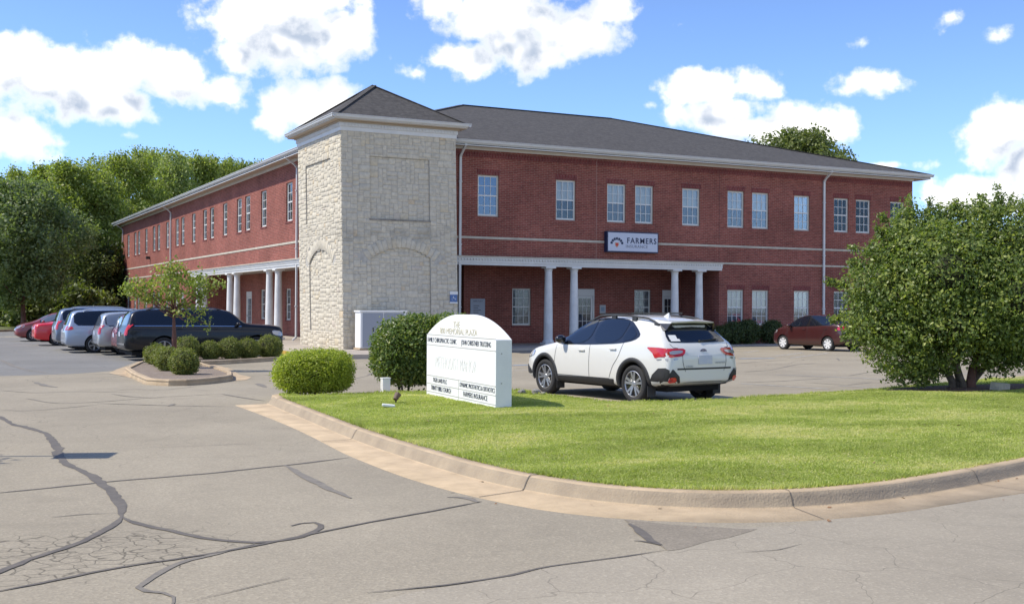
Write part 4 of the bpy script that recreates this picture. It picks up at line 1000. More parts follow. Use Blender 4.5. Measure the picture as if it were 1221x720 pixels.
    for q in range(nv):
        t0 = -am+2*am*q/nv+.006/Rr; t1 = -am+2*am*(q+1)/nv-.006/Rr; r0 = Rr+.005; r1 = Rr+.38+.09*(q % 2)
        P_ = lambda t, r_: (um+math.sin(t)*r_, zc+math.cos(t)*r_)
        val = g.random(); val = .965 if q in (int(nv*.42), int(nv*.86)) and seed == 1 else val*.9
        stone([P_(t0, r0), P_(t1, r0), P_(t1, r1), P_(t0, r1)], 0, val, .016)
    return mo, V, F, A
def face(Wd, seed, panels, arch, to3):
    mo, V, F, A = ashlar(Wd, seed, panels, arch, to3)
    tpart(mo, 'mortar_bed', M_mortar)
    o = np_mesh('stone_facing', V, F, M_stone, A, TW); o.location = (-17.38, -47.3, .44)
    bm = bmesh.new(); bm.from_mesh(o.data); bmesh.ops.recalc_face_normals(bm, faces=bm.faces); bm.to_mesh(o.data); bm.free(); lean(o)
# front face: u runs +x ; panels measured from the photograph
face(TX1-TX0, 1, (1.18, 3.74, 4.74, 7.18), (1.22, 3.80, .0, 3.18, .42), lambda u, d, z: (TX0+u, TY0+d, z))
# side face: u runs -y from the far edge, so that its outside is -x
face(TY1-TY0, 2, (1.12, 4.45, 4.70, 7.22), (1.50, 4.50, .20, 3.08, .50), lambda u, d, z: (TX0+d, TY1-u, z))
mb = MB(); mb.box(TX0+.07, TX1, TY0+.07, TY1, -.6, TZ1); mb.box(TX0+.001, TX1-.001, TY1, TY1+.02, -.6, TZ1)
mb.add([(TX1, TY0, -.6), (TX1, TY1, -.6), (TX1, TY1, TZ1), (TX1, TY0, TZ1)], [(0, 1, 2, 3)])
tpart(mb, 'tower_core', M_mortar)
# ledge stones under the upper panels
mb = MB(); mb.box(TX0+1.14, TX0+3.79, TY0-.045, TY0+.05, 4.68, 4.735); tpart(mb, 'ledge', mat('weathered_ledge', (.30, .28, .25), .95, noise=(4, .5)))
# cornice
def ring(mb, o_, z0, z1, w=.10):
    x0, x1, y0, y1 = TX0-o_, TX1+o_, TY0-o_, TY1+o_
    mb.box(x0, x1, y0, y0+w+o_, z0, z1); mb.box(x0, x0+w+o_, y0+w+o_, y1, z0, z1); mb.box(x1-w-o_, x1, y0+w+o_, y1, z0, z1); mb.box(x0+w+o_, x1-w-o_, y1-w-o_, y1, z0, z1)
mb = MB(); ring(mb, .035, TZ1-.16, TZ1+.001); ring(mb, .075, TZ1+.003, TZ1+.16); CN = tpart(mb, 'cornice', M_trim)
mb = MB(); ring(mb, .13, TZ1+.162, TZ1+.22); tpart(mb, 'crown_moulding', M_soffit, CN)
mb = MB()
for i in range(36): a = TX0+.02+i*(TX1-TX0)/36; mb.box(a, a+.07, TY0-.105, TY0-.077, TZ1+.03, TZ1+.12)
tpart(mb, 'dentil_course', M_trim, CN); mb = MB()
for i in range(42): a = TY0+.02+i*(TY1-TY0)/42; mb.box(TX0-.105, TX0-.077, a, a+.07, TZ1+.03, TZ1+.12)
tpart(mb, 'dentil_course', M_trim, CN)
OH = .36; tz = TZ1+.225
mb = MB(); ring(mb, OH, tz, tz+.03, .5); tpart(mb, 'soffit', M_soffit)
mb = MB(); ring(mb, OH+.02, tz+.032, tz+.20, .03); tpart(mb, 'fascia', M_trim)
x0, x1, y0, y1 = TX0-OH-.02, TX1+OH+.02, TY0-OH-.02, TY1+OH+.02
def tg(p, q, out): o = gutter(p, q, out, parent=TW); lean(o)
tg((x0-.13, y0, tz+.20), (x1+.13, y0, tz+.20), (0, -1, 0)); tg((x0, y0-.13, tz+.20), (x0, y1, tz+.20), (-1, 0, 0)); tg((x1, y0-.13, tz+.2), (x1, y1, tz+.2), (1, 0, 0))
mb = MB(); h_ = tz+.19; ap_ = (17.38, 47.33, 10.62)
mb.add([(x0-.02, y0-.02, h_), (x1+.02, y0-.02, h_), (x1+.02, y1, h_), (x0-.02, y1, h_), ap_], [(0, 1, 4), (1, 2, 4), (2, 3, 4), (3, 0, 4), (0, 3, 2, 1)])
TR = tpart(mb, 'tower_roof', M_shingle)
for p in ((x0, y0, h_+.01), (x1, y0, h_+.01), (x0, y1, h_+.01)): mb = MB(); mb.bar(p, (ap_[0], ap_[1], ap_[2]+.015), .24, .03); tpart(mb, 'ridge_cap', M_shingle, TR)
# ---- shrubs, notices and the cabinet by the building
M_board = mat('notice_board_grey', (.36, .40, .47), .5); M_ink = mat('sign_ink', (.03, .03, .04), .6); M_white = mat('sign_white', (.74, .74, .72), .5)
def at_sign(name, x, y, z, w, h, m, label, group=None, d=.03, face='Y'):
    t = empty(name, (x, y, z)); tag(t, label, 'sign', group)
    mb = MB(); mb.box(-w/2, w/2, -d, -.002, -h/2, h/2); o = mb.build('board', m, t); soft(o, .004)
    return t
def TF(x, y, z): return Matrix.Translation((x, y, z)) @ Matrix.Rotation(R(90), 4, 'X')
s_ = at_sign('directory_board', 23.1, RECY, 1.13, .74, .96, M_board, 'grey tenant directory board on the porch wall beside the dark passage')
text_mesh('DIRECTORY', .09, .001, 'lettering', M_ink, s_, TF(0, -.032, .36))
mb = MB()
for k, (w_, z_) in enumerate(((.3, .16), (.24, .06), (.38, -.05), (.26, -.15))): mb.box(-.22, -.22+w_, -.0335, -.0315, z_-.012, z_+.012)
mb.build('text_lines', M_ink, s_)
s_ = at_sign('accessible_parking_sign', TX1-.17, TY0-.035, 1.62, .32, .46, mat('sign_blue', (.08, .16, .36), .45), 'small blue accessible parking sign on the stone tower beside the downspout')
mb = MB(); mb.box(-.18, .18, -.034, -.031, .12, .25); mb.box(-.18, .18, -.034, -.031, -.25, -.19); mb.build('white_panel', M_white, s_)
mb = MB()   # wheelchair figure
mb.lathe([(.030, -.036), (.030, -.031)], 12, 'y', (-.02, 0, .085)); mb.bar((-.02, -.033, .05), (-.01, -.033, -.03), .004, .022, up=(1, 0, 0)); mb.bar((-.01, -.033, -.03), (.06, -.033, -.035), .004, .02); mb.bar((.06, -.033, -.035), (.09, -.033, -.10), .004, .02, up=(1, 0, 0))
for k in range(10):
    t0 = R(100+k*22); t1 = R(100+(k+1)*22); mb.bar((-.02+.065*math.cos(t0), -.033, -.065+.065*math.sin(t0)), (-.02+.065*math.cos(t1), -.033, -.065+.065*math.sin(t1)), .004, .014, up=(0, 1, 0))
mb.build('wheelchair_symbol', M_white, s_)
s_ = at_sign('wall_notice', 29.85, RECY, 1.15, .34, .42, mat('notice_grey', (.42, .44, .46), .5), 'small pale square notice right of the porch door nearest the middle columns')
mb = MB(); mb.box(-.10, .10, -.034, -.031, -.10, .11); mb.build('symbol_panel', mat('notice_mark', (.22, .30, .38), .5), s_)
t = empty('wall_notice', (PX1-.001, 47.7, 1.1)); tag(t, 'small pale notice on the porch end wall beside the far right column', 'sign'); mb = MB(); mb.box(-.03, -.002, -.16, .16, -.21, .21); mb.build('board', M_board, t)
num = text_mesh('25', .22, .004, 'suite_number', M_ink, None, TF(26.9, RECY-.004, 1.02)); tag(num, 'dark suite number on the brick porch wall between the first pair of columns', 'sign')
# cabinet in front of the tower
cb_ = empty('utility_cabinet', (16.28, 43.75, -.45)); tag(cb_, 'white metal utility cabinet with a front painted grey for shade, standing against the stone tower', 'cabinet')
mb = MB(); mb.box(-.95, .95, -.32, .32, .06, 1.46); mb.box(-.99, .99, -.36, .36, 1.46, 1.52); o = mb.build('housing', mat('cabinet_white', (.80, .80, .78), .5), cb_); soft(o, .01)
mb = MB(); mb.box(-.99, .99, -.37, .37, 0, .058); mb.build('plinth', M_conc, cb_)
for x in (-.44, .44): mb = MB(); mb.box(x-.42, x+.42, -.345, -.322, .10, 1.43); d_ = mb.build('door', mat('cabinet_shade_grey', (.30, .32, .36), .5), cb_); soft(d_, .006); mb = MB(); mb.box(x-.02 if x < 0 else x-.02, x+.02, -.375, -.347, .7, .85); mb.build('handle', M_dark, d_)  # door fronts coloured grey to stand for shade on the white box

# ---- the shop sign on the front wall
sg = empty('wall_sign', (29.38, YR-.002, 4.25)); tag(sg, 'white lightbox sign in a navy case over the porch reading FARMERS INSURANCE', 'sign')
navy = mat('navy_metal', (.012, .025, .075), .45); 
mb = MB(); mb.box(-1.40, 1.40, -.26, 0, -.475, .475); o = mb.build('case', navy, sg); soft(o, .01)
mb = MB(); mb.box(-1.345, 1.345, -.27, -.258, -.42, .42); mb.build('panel', mat('sign_face_white', (.52, .56, .66), .4), sg)
text_mesh('FARMERS', .36, .003, 'lettering', navy, sg, TF(.47, -.274, .06), sx=.98, bold=.006, spacing=1.18)
text_mesh('INSURANCE', .19, .003, 'lettering', mat('sign_grey_blue', (.16, .18, .24), .5), sg, TF(.20, -.274, -.20), sx=1.05, spacing=1.15)
mb = MB()
for k in range(7):       # the arc of seven wedges
    t0 = R(10+k*23.2); t1 = t0+R(19.5)
    mb.prism([(-.88+math.cos(t)*r_, -.272, -.16+math.sin(t)*r_) for t, r_ in ((t0, .25), ((t0+t1)/2, .245), (t1, .25), (t1, .35), ((t0+t1)/2, .37), (t0, .35))], (0, -.004, 0))
mb.build('arc_emblem', navy, sg)
mb = MB(); mb.prism([(-.88+x, -.272, -.14+z) for x, z in ((-.10, .10), (.10, .10), (.10, -.02), (.0, -.13), (-.10, -.02))], (0, -.003, 0)); sh_ = mb.build('shield_emblem', mat('shield_gold', (.55, .30, .16), .5), sg)
mb = MB(); mb.prism([(-.88+x, -.2755, -.14+z) for x, z in ((-.055, .075), (.065, .075), (.065, -.0), (.0, -.085), (-.055, -.01))], (0, -.002, 0)); mb.build('shield_field', mat('shield_red', (.55, .03, .03), .5), sh_)
# ------------------------------------------------------------------ monument sign on the lawn
M_msign = mat('painted_stucco_white', (.78, .78, .755), .75, noise=(2.0, .07), bump=(30, .05))
def monument():
    a = Vector((7.80, 15.98)); b_ = Vector((8.02, 19.22))       # front bottom edge, near and far end
    d = b_-a; Ln = d.length; ang = math.atan2(d.y, d.x)
    zb = -.52; z_side = .76; z_top = 1.13; T = .265
    t = empty('monument_sign', (a.x, a.y, -.26), ang)
    tag(t, 'white arched monument sign listing tenants, standing on the lawn beside the tall hedge', 'sign')
    Z = .26
    # local: x runs from the near end to the far end, +y is the face looking at the drive, -y the back
    n = 22; hw = Ln/2; rise = z_top-z_side; Rr = (hw*hw+rise*rise)/(2*rise); zc = z_top-Rr
    top = []
    for k in range(n+1):
        x = Ln*k/n; top.append((x, zc+math.sqrt(Rr*Rr-(x-hw)**2)))
    pts = [(0, 0, zb+Z), (Ln, 0, zb+Z)]+[(x, 0, z+Z) for x, z in top[::-1]]
    mb = MB(); mb.prism(pts, (0, -T, 0)); o = mb.build('body', M_msign, t); soft(o, .008)
    # raised flat panels with thin joints: rows of the tenant list
    rows = [(.615, .78), (-.02, .60), (-.155, -.035), (-.30, -.17)]
    def panel(x0, x1, z0, z1, nm='panel'):
        m_ = MB(); m_.box(x0, x1, .001, .012, z0+Z, z1+Z); p_ = m_.build(nm, M_msign, t); return p_
    cols = [(.01, Ln/2-.003), (Ln/2+.003, Ln-.01)]
    zz = [.77, .59, .055, -.085, -.225]     # joints
    dk = mat('sign_joint', (.42, .41, .38), .8)
    m_ = MB()
    for z in zz: m_.box(0.002, Ln-.002, .001, .004, z-.0055+Z, z+.0055+Z)
    m_.box(Ln/2-.004, Ln/2+.004, .0012, .0042, -.50+Z, .049+Z); m_.build('joint', dk, t)
    m_ = MB()
    for z in (.55, .10, -.28): m_.lathe([(.0, -.004), (.012, -.004), (.012, 0)], 10, 'x', (0, -T*.35, z+Z))
    m_.build('bolt', dk, t)
    ink = mat('sign_letter_navy', (.045, .055, .085), .6); faint = mat('faded_gold_lettering', (.60, .56, .44), .6); emb = mat('faint_raised_lettering', (.785, .78, .75), .7)
    # text faces +y (read from the drive): its own x axis runs towards -x local
    def TM(x, z, yo=.0035): return Matrix.Translation((Ln-x, yo, z+Z)) @ Matrix.Rotation(R(180), 4, 'Z') @ Matrix.Rotation(R(90), 4, 'X')
    def tx(s, x, z, size, w, m, dep=.002, bold=-.001):
        o = text_mesh(s, size, dep, 'lettering', m, t, Matrix.Identity(4), 1.0, bold=bold)
        xs = [v.co.x for v in o.data.vertices]; k = w/(max(xs)-min(xs)); c = (max(xs)+min(xs))/2
        o.data.transform(Matrix.Diagonal((k, 1, 1, 1)) @ Matrix.Translation((-c, 0, 0))); o.data.transform(TM(x, z))
    # x measured from the far (left in the picture) end
    tx('THE', Ln*.47, .955, .15, .30, faint, bold=0); tx('800 MEMORIAL PLAZA', Ln*.49, .845, .14, 1.75, faint, bold=0)
    tx('FAMILY CHIROPRACTIC CLINIC', Ln*.245, .675, .115, 1.46, ink); tx('JOHN CHRISTNER TRUCKING', Ln*.74, .675, .115, 1.30, ink)
    tx('METHODIST MANOR', Ln*.45, .30, .30, 1.95, M_msign, dep=.0006, bold=-.004)
    tx('TIGER LAND PLLC', Ln*.22, -.015, .105, .72, ink); tx('DYNAMIC PROSTHETICS & ORTHOTICS', Ln*.755, -.015, .105, 1.52, ink)
    tx('TRINITY BIBLE CHURCH', Ln*.235, -.155, .115, 1.02, ink); tx('FARMERS INSURANCE', Ln*.735, -.155, .115, 1.06, ink)
    return t
monument()

# ------------------------------------------------------------------ hedges and shrubs
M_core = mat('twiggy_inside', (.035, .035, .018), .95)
M_bark = mat('grey_bark', (.16, .125, .095), .95, noise=(9, .5), bump=(22, 1))
M_bark_red = mat('reddish_bark', (.17, .085, .065), .95, noise=(4, .5), bump=(12, 1))
L_hedge = leaf_mat('hedge_leaf_yellow_green', (.31, .37, .045), .5, .36, (.52, .53, .07))
L_round = leaf_mat('boxwood_leaf', (.17, .205, .045), .5, .32, (.34, .31, .08))
L_holly = leaf_mat('glossy_holly_leaf', (.150, .205, .055), .6, .38, (.44, .46, .12), rough=.42, spec=.4)
L_tall = leaf_mat('photinia_leaf', (.115, .175, .038), .5, .32, (.34, .36, .08), rough=.42, spec=.4)
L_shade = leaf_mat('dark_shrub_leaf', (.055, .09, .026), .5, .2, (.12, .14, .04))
def sup_blob(w, d, h, z0, nx=3, seed=0, p=2.6):
    """a set of ellipsoids filling a clipped (boxy) hedge form"""
    g = random.Random(seed); out = []
    out.append((0, 0, z0+h*.5, w/2*.93, d/2*.93, h*.5))
    for k in range(nx):
        x = (k+.5)/nx*w-w/2
        out.append((x*.66, 0, z0+h*.52, w/nx*.72, d*.46, h*.47))
        out.append((x*.7, g.uniform(-.1, .1)*d, z0+h*.62, w/nx*.6, d*.40, h*.36)); out.append((x*.7, g.uniform(-.1, .1)*d, z0+h*.35, w/nx*.62, d*.42, h*.33))
    return out
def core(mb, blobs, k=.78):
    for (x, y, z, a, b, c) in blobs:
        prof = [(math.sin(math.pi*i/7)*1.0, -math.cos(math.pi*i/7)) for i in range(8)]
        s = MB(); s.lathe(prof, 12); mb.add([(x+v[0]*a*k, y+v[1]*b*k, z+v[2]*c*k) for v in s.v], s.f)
def shrub(name, x, y, z, blobs, lm, ncl, per, size, spread, seed, label, cat='shrub', group=None, rz=0, stems=3, shell=.22, lump=.05, box=0, zs=1, xs=1):
    blobs = [(b[0]*xs, b[1]*xs, b[2]*zs, b[3]*xs, b[4]*xs, b[5]*zs) for b in blobs]
    t = empty(name, (x, y, z), rz); tag(t, label, cat, group)
    leaf_cloud('foliage', lm, blobs, ncl, per, size, spread, seed, t, box=box, shell=shell, lump=lump, aspect=.6)
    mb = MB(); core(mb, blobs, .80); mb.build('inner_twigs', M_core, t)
    mb = MB(); g = random.Random(seed)
    w = max(abs(b[0])+b[3] for b in blobs)*.35
    for k in range(stems):
        a = g.uniform(0, 6.28); mb.tube([(math.cos(a)*w*.3, math.sin(a)*w*.3, -.1), (math.cos(a)*w*.6, math.sin(a)*w*.6, blobs[0][2]*.5), (math.cos(a)*w, math.sin(a)*w, blobs[0][2])], [.025, .02, .012], 6)
    mb.build('stem', M_bark, t)
    return t
# clipped hedge at the lawn's tip
p = onZ(371, 468, -.30); hx, hy = p[0]+.22, p[1]+.55
shrub('round_hedge', hx, hy, -.34, [(0, 0, .42, .76, .66, .44), (.22, -.05, .46, .58, .58, .40), (-.26, 0, .40, .55, .55, .37), (.1, .1, .30, .68, .62, .27), (.25, 0, .56, .47, .5, .30), (-.2, 0, .52, .46, .5, .28), (.0,.0,.55,.62,.55,.30)], L_hedge, 9000, 7, .034, .035, 5, 'rounded yellow green clipped hedge at the narrow tip of the lawn', shell=.12, lump=.03, rz=-.3, box=3.4, zs=.90, xs=.93)
p = onZ(481, 461, -.30)
shrub('tall_hedge', p[0]+.26, p[1]+.55, -.34, [(0, 0, .70, .64, .62, .66), (.15, 0, .98, .50, .55, .40), (-.22, 0, .62, .46, .52, .50), (.42, -.1, .82, .42, .50, .52), (.75, -.2, .95, .48, .5, .48), (1.05, -.1, .98, .42, .45, .42), (1.05, -.3, .75, .4, .5, .50), (.1, 0, .42, .60, .60, .36), (.55, -.1, .5, .5, .5, .46), (1.2, -.35, .45, .4, .4, .4),(.35,0,1.10,.42,.45,.30)], L_tall, 9500, 7, .060, .055, 7, 'tall shaggy dark green hedge touching the left end of the white monument sign', shell=.22, lump=.06, rz=-.1, box=2.9)
pb = onZ(456, 464.5, -.30)
t = empty('electrical_box', (pb[0]+.02, pb[1]-.1, -.36)); tag(t, 'small pale utility post at the foot of the tall hedge', 'post'); mb = MB(); mb.box(-.075, .075, -.07, .07, 0, .27); o = mb.build('housing', M_msign, t); soft(o, .01); mb = MB(); mb.box(-.08, .08, -.075, .075, .271, .29); mb.build('cap', M_msign, t)
# low ground light and a scrap on the lawn
p = onZ(472, 480, -.27); z_ = float(zl(p[0], p[1])[0])
t = empty('ground_spotlight', (p[0], p[1], z_), .6); tag(t, 'small brown ground spotlight on the grass in front of the monument sign', 'light')
mb = MB(); mb.tube([(0, 0, -.05), (0, 0, .06)], .012, 8); mb.build('stake', M_dark, t)
mb = MB(); mb.tube([(-.02, 0, .06), (.06, 0, .14)], [.035, .055], 12); mb.build('lamp_head', mat('brown_plastic', (.12, .075, .05), .6), t)
p = onZ(463, 484, -.27); z_ = float(zl(p[0], p[1])[0]); mb = MB(); mb.box(-.10, .10, -.05, .05, .015, .055); o = mb.build('paving_block', M_white); soft(o, .012); o.location = (p[0], p[1], z_); o.rotation_euler = (0, .1, -.35); tag(o, 'small white block lying on the grass beside the ground spotlight', 'block')
for i, (px, py, s) in enumerate(((622, 466.5, .07), (639, 467.2, .085), (648, 468, .05))):
    p = onZ(px, py, -.27); g = random.Random(i)
    bm = bmesh.new(); bmesh.ops.create_icosphere(bm, subdivisions=2, radius=s)
    for v in bm.verts: v.co *= 1+g.uniform(-.14, .14); v.co.z *= .7
    me = bpy.data.meshes.new('stone'); bm.to_mesh(me); bm.free(); me.materials.append(mat('grey_stone', (.26, .25, .23), .9, noise=(12, .4))); o = bpy.data.objects.new('stone', me); COL.objects.link(o); o.location = (p[0], p[1], float(zl(p[0], p[1])[0])+s*.5)
    tag(o, ('grey stone in the grass just right of the white monument sign', 'larger grey stone in the grass in front of the white car\'s nose', 'smallest grey stone in the grass by the white car\'s front wheel')[i], 'stone', 'stones at the lawn edge')
p = onZ(1192, 461, -.2); mb = MB(); mb.box(-.20, .20, -.10, .10, 0, .16); o = mb.build('concrete_block', mat('buff_block', (.42, .38, .30), .9, noise=(8, .3))); soft(o, .02); o.location = (p[0], p[1], float(zl(p[0], p[1])[0])-.02); o.rotation_euler = (.05, .08, .2); tag(o, 'buff concrete block on the mulch right of the big shrub trunk', 'block')
# shrubs of the planting island
isl_b = [(185.5, 434, .37, 'leftmost round boxwood in the cluster at the island tip, behind the small tree'), (193, 437, .34, 'round boxwood tucked between two others behind the front of the island cluster'), (201, 442, .38, 'round boxwood in the middle of the island cluster, browning at the top'), (219, 446.5, .39, 'frontmost round boxwood on the gravel of the parking island'),
         (223.7, 428.5, .42, 'largest boxwood of the back row, just right of the small tree trunk'), (250, 428, .33, 'second boxwood of the back row, smaller and darker than its neighbours'), (273.8, 427.6, .39, 'third boxwood of the back row, in the middle of the black car side'), (295.7, 427, .37, 'fourth boxwood of the back row, yellowish at the top'), (321.3, 426.3, .43, 'rightmost boxwood of the back row, by the black car front wheel')]
for i, (px, py, r_, lab) in enumerate(isl_b):
    q = gnd(px, py, .11); d_ = math.hypot(q.x, q.y); r_ = {0:.33,1:.30,2:.34,3:.35}.get(i, r_*1.0)
    y_ = r_*.8; q = q + Vector((q.x/d_, q.y/d_, 0))*y_
    shrub('boxwood', q.x, q.y, q.z-.03, [(0, 0, r_*.92, r_, r_, r_*.92), (.1*r_, 0, r_*.8, r_*.95, r_*.95, r_*.8)], L_round, 1500, 6, .036, .03, 20+i, lab, group='round boxwoods on the parking island', shell=.12, lump=.05, stems=2)
# shrubs under the front windows
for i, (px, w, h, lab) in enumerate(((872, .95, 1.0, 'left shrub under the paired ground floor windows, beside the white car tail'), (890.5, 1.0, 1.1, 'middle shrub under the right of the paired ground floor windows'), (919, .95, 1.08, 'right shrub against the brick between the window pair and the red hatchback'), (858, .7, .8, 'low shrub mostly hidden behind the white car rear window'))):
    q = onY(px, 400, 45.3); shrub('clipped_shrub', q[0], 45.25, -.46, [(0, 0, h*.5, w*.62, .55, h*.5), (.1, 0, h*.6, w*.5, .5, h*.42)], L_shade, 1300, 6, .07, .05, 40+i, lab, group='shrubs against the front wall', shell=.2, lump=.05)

# ------------------------------------------------------------------ the big holly-like shrub tree on the right
def big_shrub():
    x, y = BX.x+.10, BX.y+.12; z = float(zl(x, y)[0])
    t = empty('broadleaf_shrub', (x, y, z)); tag(t, 'large dense glossy green shrub tree with several trunks on dark mulch at the right', 'tree')
    rv = Vector((_r[0], _r[1], 0)); fv = Vector((math.sin(YAW), math.cos(YAW), 0))
    d_ = math.hypot(x, y); pxm = FPX/(x*math.sin(YAW)+y*math.cos(YAW))
    bl = []
    # (px, py, rx px, rz px, depth offset m)
    for (px, py, rx, rz, dp) in ((1090,355,80,75,0),(1150,325,75,70,.2),(1200,350,75,80,0),(1060,395,58,40,-.3),(1110,300,58,42,.1),(1050,340,40,40,.1),(1165,285,60,38,.2),(1210,290,60,42,-.1),(1075,430,46,28,-.4),(1130,390,80,45,-.5),(1200,400,70,36,-.2),(1250,340,70,70,.4),(1090,285,34,26,0),(1035,385,32,30,0),(1150,350,95,80,.9),(1110,380,70,50,1.0),(1200,360,80,60,-.7),(1120,330,70,60,-.7),(1230,400,60,30,.3),(1085,262,16,16,0),(1130,262,22,14,.2),(1180,258,24,14,0),(1215,255,20,13,0),(1063,300,20,22,0),(1260,300,50,50,0),(1180,420,40,24,-.1),(1112,424,34,22,-.1),(1225,418,50,26,.1),(1085,445,26,16,-.3),(1118,440,22,13,-.2),(1190,436,26,15,-.2),(1100,452,18,10,-.3)):
        o_ = rv*((px-1150)/pxm) + fv*dp
        bl.append((o_.x, o_.y, CAM_Z+(373-py)/pxm-z, rx/pxm, max(.35, rx/pxm*.8) if rx > 30 else rx/pxm, rz/pxm))
    leaf_cloud('foliage', L_holly, bl, 15500, 8, .072, .060, 77, t, shell=.55, lump=.10, aspect=.55, up=.5)
    # sprays that stick out of the outline
    sp = []; g = random.Random(5)
    for (px, py, dx, dy) in ((1090, 262, -2, -22), (1110, 262, 4, -18), (1140, 258, 2, -14), (1175, 258, 0, -20), (1195, 256, 4, -20), (1210, 256, -2, -14), (1040, 305, -22, -4), (1060, 290, -10, -14), (1012, 345, -18, -4), (1030, 325, -12, -8), (1005, 385, -8, 3), (1150, 258, -4, -12), (1062, 270, -8, -10), (1025, 400, -16, 6), (1194, 250, 0, -22)):
        for k in range(5):
            f = k/4; q = rv*((px+dx*f-1150)/pxm)
            sp.append((q.x, q.y, CAM_Z+(373-py-dy*f)/pxm-z, .07*(1.2-f*.5), .07, .06))
    leaf_cloud('leafy_spray', L_holly, sp, 420, 7, .07, .035, 78, t, shell=.6, aspect=.5)
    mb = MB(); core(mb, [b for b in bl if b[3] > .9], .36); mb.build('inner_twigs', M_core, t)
    for (dx, dy, lx, r_, hh) in ((-.12, .0, -.75, .075, 1.6), (.02, .05, -.1, .085, 1.9), (.14, -.05, .5, .09, 1.8), (.26, .08, 1.1, .07, 1.6), (-.02, -.1, -.4, .06, 1.5)):
        mb = MB(); pts = []
        for k in range(8):
            f = k/7; q = rv*(dx+lx*f**1.3+.04*math.sin(k*2.1+dx*9)); pts.append((q.x, q.y+dy+.3*f*dy, -.12+hh*f))
        mb.tube(pts, [r_*(1.35 if k == 0 else 1.1-.65*k/7) for k in range(8)], 9)
        mb.build('trunk', M_bark_red if dx == .14 else M_bark, t, smooth=True)
    return t
big_shrub()

# ------------------------------------------------------------------ trees
def limbs(mb, h, r0, n, seed, spread=.5, base=.3, z0=-.3, curve=.3):
    g = random.Random(seed); tips = []
    pts = [(g.uniform(-.02, .02)*h*k/6, g.uniform(-.02, .02)*h*k/6, z0+(h-z0)*k/7*.92) for k in range(8)]
    mb.tube(pts, [r0*(1.5 if k == 0 else 1.05-.125*k) for k in range(8)], 9)
    for i in range(n):
        k = base+(.9-base)*i/n; a = i*2.4+g.uniform(-.4, .4); L_ = h*spread*(1-k*.6)*g.uniform(.75, 1.1)
        b0 = Vector((0, 0, z0+(h-z0)*k*.92)); p = [b0]
        for q in range(1, 5): p.append(b0+Vector((math.cos(a)*L_*q/4, math.sin(a)*L_*q/4, L_*(.35+curve)*(q/4)**1.3)))
        mb.tube(p, [r0*(.45-.09*q)*(1.2-k*.6) for q in range(5)], 6); tips.append(p[-1])
    return tips
def tree(name, x, y, z, h, wr, lm, bark, ncl, per, size, seed, label, group=None, kind='oak', spread=.25, trunk_r=None, low=.15):
    t = empty(name, (x, y, z), seed*1.3); tag(t, label, 'tree', group)
    g = random.Random(seed); bl = []
    if kind == 'oak':
        for i in range(24):
            f = low+(.97-low)*(i+.5)/24; prof = math.sin(math.pi*min(.999, max(.02, (f-low+.06)/(1.02-low))))**.62
            a = i*2.4+g.uniform(-.5, .5); rr = wr*prof*g.uniform(.40, .72); s = wr*g.uniform(.20, .40)*(.55+.45*prof)
            bl.append((math.cos(a)*rr, math.sin(a)*rr, h*f, s, s, s*g.uniform(.6, 1.15)))
        bl.append((0, 0, h*.55, wr*.42, wr*.42, h*.28))
        for i in range(5): a = g.uniform(0, 6.28); bl.append((math.cos(a)*wr*.3, math.sin(a)*wr*.3, h*g.uniform(.92, 1.0), wr*.18, wr*.18, wr*.22))
    else:       # slender, pointed and feathery
        for i in range(22):
            f = low+(1-low)*(i+.5)/22; prof = (1-f)**.55*min(1, (f-low)*5+.3)
            a = i*2.4; rr = wr*prof*.55; s = wr*(.22+.35*prof)
            bl.append((math.cos(a)*rr, math.sin(a)*rr, h*f, s, s, s*1.25))
    leaf_cloud('crown', lm, [tuple(b[:2])+(min(b[2], h-b[5]*.8),)+tuple(b[3:]) for b in bl], ncl, per, size, spread, seed, t, shell=.5, lump=.08, aspect=.6, droop=.9 if kind == 'willow' else .0, flat=.8)
    mb = MB(); limbs(mb, h*.82, trunk_r or h*.018, 9, seed, spread=wr/h*.9, base=.28); mb.build('trunk', bark, t, smooth=True)
    return t
L_oak = leaf_mat('oak_leaf', (.165, .215, .095), .5, .42, (.31, .36, .165))
L_bright = leaf_mat('sunny_leaf', (.235, .285, .07), .6, .44, (.46, .47, .14))
L_mid = leaf_mat('wood_leaf', (.17, .215, .06), .6, .40, (.35, .38, .12))
L_feather = leaf_mat('willow_leaf', (.26, .31, .11), .4, .44, (.42, .45, .18))
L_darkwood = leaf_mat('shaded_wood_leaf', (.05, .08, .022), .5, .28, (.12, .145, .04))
L_under = leaf_mat('understory_leaf', (.13, .165, .05), .5, .35, (.26, .28, .08))
L_bud = leaf_mat('redbud_leaf', (.22, .275, .06), .45, .38, (.38, .37, .12))
G_WOOD = 'trees of the wood beyond the car park'
def px_tree(px, pytop, D, wr, kind, lm, seed, label, z=-.7, ncl=2000, per=7, size=.42, name='woodland_tree', group=G_WOOD, bark=M_bark, low=.06, sp=.38, proto=None):
    p = CAMP + ray(px, 367)*D; top = CAM_Z+(365-pytop)/FPX*D; h = (top-z)*.90
    if proto is not None:
        o = copy_tree(proto); o.location = (p[0], p[1], z); k = h/proto['hh']; o.scale = (wr/proto['ww'],)*2+(k,); o.rotation_euler.z = seed*1.9; o['label'] = label; return o
    o = tree(name, p[0], p[1], z, h, wr, lm, bark, ncl, per, size, seed, label, group, kind, sp, low=low); o['hh'] = h; o['ww'] = wr; return o
T = []
T.append(px_tree(28, 200, 84, 5.0, 'oak', L_oak, 3, 'broad dark green oak with a reddish trunk at the far edge of the car park', ncl=5200, size=.24, name='oak_tree', group=None, bark=M_bark_red, low=.20, sp=.26))
